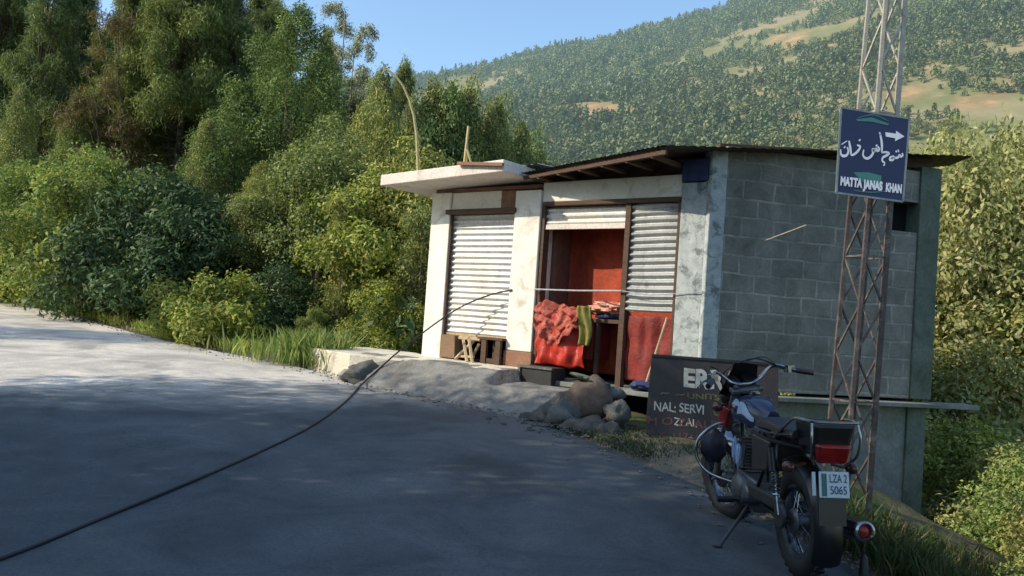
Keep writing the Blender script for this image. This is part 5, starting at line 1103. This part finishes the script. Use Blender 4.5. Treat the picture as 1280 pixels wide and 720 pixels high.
# dry branches arching out of the dark bush
mb = MB()
for p in ([(-8.0, 16.9, .5), (-7.95, 16.7, .9), (-7.8, 16.65, 1.15), (-7.72, 16.6, 1.22), (-7.5, 16.6, 1.26)], [(-7.97, 16.8, .8), (-8.05, 16.65, 1.0), (-8.25, 16.6, 1.06), (-8.42, 16.6, .98)]):
    mb.tube(smoothp([Vector(q) for q in p]), .016, 5)
o = mb.build("dry_branch", M['bark_pale'], base=(-8.1, 17, .6)); tag(o, "bare arching grey branches in front of the dark glossy bush", "branch")

# grass on the verges
def grass(name, pts, hgt, wd, mat, label=None, kindv="stuff"):
    pts = np.array(pts); n = len(pts); z = ground_z(pts[:, :2])[0]; a_ = RNG.uniform(0, 6.28, n); h_ = hgt * RNG.uniform(.4, 1.3, n)
    base = np.column_stack([pts[:, 0], pts[:, 1], z - .03]); t_ = np.column_stack([np.cos(a_), np.sin(a_), np.zeros(n)]); ln_ = RNG.normal(size=(n, 2)) * .35
    tip = base + np.column_stack([ln_[:, 0] * h_, ln_[:, 1] * h_, h_]); mid = base * .5 + tip * .5 + np.column_stack([-ln_[:, 0] * h_ * .15, -ln_[:, 1] * h_ * .15, h_ * .1])
    V = np.stack([base - t_ * wd * .5, mid - t_ * wd * .5, tip, mid + t_ * wd * .5], 1)
    me = quad_mesh(name, V, M[mat]); o = bpy.data.objects.new(name, me); COL.objects.link(o); tag(o, label, None if not label else "grass", kind=kindv); return o
def along(i0, i1, n, d0, d1, seed):
    rng = np.random.default_rng(seed); out = []
    seg = EDGE[i0:i1 + 1]; Q = resample(seg, 400); T = np.gradient(Q, axis=0); T /= np.linalg.norm(T, axis=1)[:, None]; N_ = np.column_stack([T[:, 1], -T[:, 0]])
    k = rng.integers(0, 400, n * 2); d = d0 + (d1 - d0) * rng.uniform(0, 1, n * 2) ** 1.3; p = Q[k] + N_[k] * d[:, None] + rng.normal(size=(n * 2, 2)) * .05
    keep = fbm(p, 2.2, 3, seed) > -.35 + .9 * np.clip(.15 - d, 0, 1); return p[keep][:n]
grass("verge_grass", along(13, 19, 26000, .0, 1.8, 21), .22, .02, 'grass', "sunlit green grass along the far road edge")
grass("verge_grass", along(3, 6, 42000, .10, 5.5, 22), .21, .014, 'grass_shade', "shade-toned grass between the road edge and the basement wall")
grass("rubble_weeds", along(7, 9, 2600, .02, .8, 23), .07, .012, 'grass_shade', "weeds among the stones by the road edge")
tuf = np.array([(-2.9 + .9 * a - .5 * a * a, 12.35 + .5 * b) for a, b in RNG.normal(size=(900, 2)) * .4])
grass("grass_tuft", tuf, .5, .03, 'grass', "tall grass tuft beside the concrete step")
# undergrowth filling the wood behind the front row
def cover(name, n, xr, yr, size, mat, hgt, label, cond):
    rng = np.random.default_rng(31); p = np.column_stack([rng.uniform(*xr, n), rng.uniform(*yr, n)]); z, d, di, r_, az = ground_z(p); k = cond(p, d, di, az); p, z = p[k], z[k]
    hh = rng.uniform(0, 1, len(p)) * hgt * np.clip(.6 + fbm(p, .9, 3, 2), .1, 1.4)
    cen = np.column_stack([p, z + hh]); od = np.tile(np.array([-.3, -.4, .4]), (len(p), 1))
    me = quad_mesh(name, leaf_arrays(cen, od, size, size * .5, .5, 1.0, .1, rng), M[mat]); o = bpy.data.objects.new(name, me); COL.objects.link(o); tag(o, label, "ground cover", kind="stuff")
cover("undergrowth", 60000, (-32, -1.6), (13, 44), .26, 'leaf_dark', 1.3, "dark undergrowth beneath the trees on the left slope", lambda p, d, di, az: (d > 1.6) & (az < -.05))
cover("scrub", 60000, (4.5, 34), (6, 34), .2, 'leaf_olive', 1.6, "sunlit scrub covering the slope right of the shops", lambda p, d, di, az: (d > 3.0) & ((p[:, 0] - 5.0) * .25 + 9.0 < p[:, 1] + 3) & ((p[:, 0] > 5.7) | (p[:, 1] > 14)))
cover("bank_scrub", 20000, (-26, -7), (-18, 8.5), .3, 'leaf_mid', 1.8, "scrub on the bank across the road", lambda p, d, di, az: (di > 1.6))

# ---- hillside wood
rng = np.random.default_rng(77); N0 = 26000
r_ = 100 + (RIDGE * 1.01 - 100) * rng.uniform(0, 1, N0) ** .62; az_ = rng.uniform(-.50, 1.0, N0)
hy = r_ / np.sqrt(1 + az_ ** 2); hp = np.column_stack([az_ * hy, hy]); hz, hd, hdi, hr, haz = ground_z(hp)
pk = patchiness(hp, hz); dens = fbm(hp, .03, 4, 9); keep = (pk < .25 * rng.uniform(0.2, 1.2, N0)) & ((dens * 1.3 + fbm(hp, .11, 3, 19) * .7) > -.55 + .35 * rng.uniform(-1, 1, N0))
hp, hz, hr, haz, dens = hp[keep], hz[keep], hr[keep], haz[keep], dens[keep]
size = (.45 + .85 * rng.uniform(0, 1, len(hp)) ** 1.6) * np.clip(1 + .55 * dens, .5, 1.7); order = np.argsort(hr)
pxh, pyh = to_px(hp, hz)
vis = (pxh > 500) & (pxh < 1290) & (pyh < 215) & (hr < 190)
near_ids = [i for i in order if vis[i]][:170]; nearset = set(near_ids)
def far_tree(nleaf, ls, rng, con):
    cl = []
    for i in range(7 if not con else 9):
        if con: k = i / 9; c = (rng.normal() * .5 * (1 - k), rng.normal() * .5 * (1 - k), 1.0 + 6 * k); rr = 1.5 * (1.05 - k)
        else: c = (rng.normal() * 1.2, rng.normal() * 1.2, rng.uniform(1.6, 4.6)); rr = rng.uniform(.9, 1.7)
        cl.append((c, rr))
    out, dd = [], []
    for c, rr in cl:
        n = nleaf // len(cl); d = rng.normal(size=(n, 3)); d /= np.linalg.norm(d, axis=1)[:, None]; out.append(np.array(c) + d * rr * rng.uniform(.7, 1.05, (n, 1)) * np.array([1, 1, .85])); dd.append(d)
    return leaf_arrays(np.concatenate(out), np.concatenate(dd), ls, ls * .7, .4, .45, 0, rng)
V_near = [far_tree(420, .62, rng, i % 3 == 0) for i in range(6)]
V_mid = [far_tree(250, .72, rng, i % 3 == 0) for i in range(6)]
V_far = [far_tree(110, 1.1, rng, i % 3 == 0) for i in range(6)]
def scatter(ids, var, name, mat, label):
    out = []
    for i in ids:
        V = var[int(rng.integers(len(var)))]; a_ = rng.uniform(0, 6.28); s_ = size[i]; c_, s2 = math.cos(a_) * s_, math.sin(a_) * s_
        X = V[..., 0] * c_ - V[..., 1] * s2 + hp[i, 0]; Y = V[..., 0] * s2 + V[..., 1] * c_ + hp[i, 1]; Z = V[..., 2] * s_ * rng.uniform(.8, 1.2) + hz[i] - .3
        out.append(np.stack([X, Y, Z], -1).astype(np.float32))
    me = quad_mesh(name, np.concatenate(out), M[mat]); o = bpy.data.objects.new(name, me); COL.objects.link(o); tag(o, label, "wood", kind="stuff")
rest = [i for i in order if i not in nearset]
scatter([i for i in rest if hr[i] < 260], V_mid, "hillside_wood", 'forest_near', "scattered green trees covering the lower hillside")
scatter([i for i in rest if 260 <= hr[i] < 400], V_far, "hillside_wood", 'forest_near', "scattered green trees covering the middle of the hillside")
scatter([i for i in rest if hr[i] >= 400], V_far, "ridge_wood", 'forest_far', "bluish green trees covering the distant ridge")
nm_ = [quad_mesh("hillside_crown", v, M['forest_near']) for v in V_near]
tm_ = trunk_mesh("hillside_trunk", 4.5, .16, [], rng, M['bark'])
for n_i, i in enumerate(near_ids):
    Mx = Matrix.Translation((hp[i, 0], hp[i, 1], hz[i] - .2)) @ Matrix.Rotation(rng.uniform(0, 6.28), 4, 'Z') @ Matrix.Scale(size[i], 4)
    o = thing("hillside_tree", "green tree low on the wooded hillside beyond the shops", "tree", group="trees low on the hillside", M4=Mx)
    for nm2, me2 in (("crown", nm_[n_i % 6]), ("trunk", tm_)):
        c = bpy.data.objects.new(nm2, me2); COL.objects.link(c); c.parent = o; W[c] = Mx

# loose gravel on the dusty road shoulder
def gravel(name, pts, s0, s1, mat, label):
    vs, fs = [], []; rg = np.random.default_rng(5); z = ground_z(np.array(pts))[0]
    base = [(1, 0, 0), (0, 1, 0), (-1, 0, 0), (0, -1, 0), (.1, .1, .8), (-.1, 0, -.6)]; ff = [(0, 1, 4), (1, 2, 4), (2, 3, 4), (3, 0, 4), (1, 0, 5), (2, 1, 5), (3, 2, 5), (0, 3, 5)]
    for (x, y), zz in zip(pts, z):
        s_ = rg.uniform(s0, s1) ** 1.0 * rg.uniform(.4, 1); a_ = rg.uniform(0, 6.28); o = len(vs); j = rg.uniform(.6, 1.4, (6, 3))
        for q_, jj in zip(base, j):
            X, Y, Z = q_[0] * jj[0] * s_, q_[1] * jj[1] * s_, q_[2] * jj[2] * s_ * .6; vs.append((x + X * math.cos(a_) - Y * math.sin(a_), y + X * math.sin(a_) + Y * math.cos(a_), zz + Z + .01))
        fs += [tuple(o + i for i in f) for f in ff]
    me = bpy.data.meshes.new(name); me.from_pydata(vs, [], fs); me.update(); me.materials.append(M[mat]); o = bpy.data.objects.new(name, me); COL.objects.link(o); tag(o, label, "gravel", kind="stuff")
def shoulder(i0, i1, n, d0, d1, seed):
    rg = np.random.default_rng(seed); Q = resample(EDGE[i0:i1 + 1], 500); T = np.gradient(Q, axis=0); T /= np.linalg.norm(T, axis=1)[:, None]; N_ = np.column_stack([T[:, 1], -T[:, 0]])
    kk = rg.integers(0, 500, n); return Q[kk] + N_[kk] * (d0 + (d1 - d0) * rg.normal(.5, .3, n))[:, None] + rg.normal(size=(n, 2)) * .03
gravel("gravel", shoulder(4, 18, 4200, -.35, .40, 61), .008, .030, 'stone_pale', "loose pale gravel strewn along the road's edge")
gravel("rubble", np.column_stack([RNG.normal(.85, .38, 260), RNG.normal(8.55, .22, 260)]), .02, .07, 'stone', "small broken stones heaped around the sack by the road")
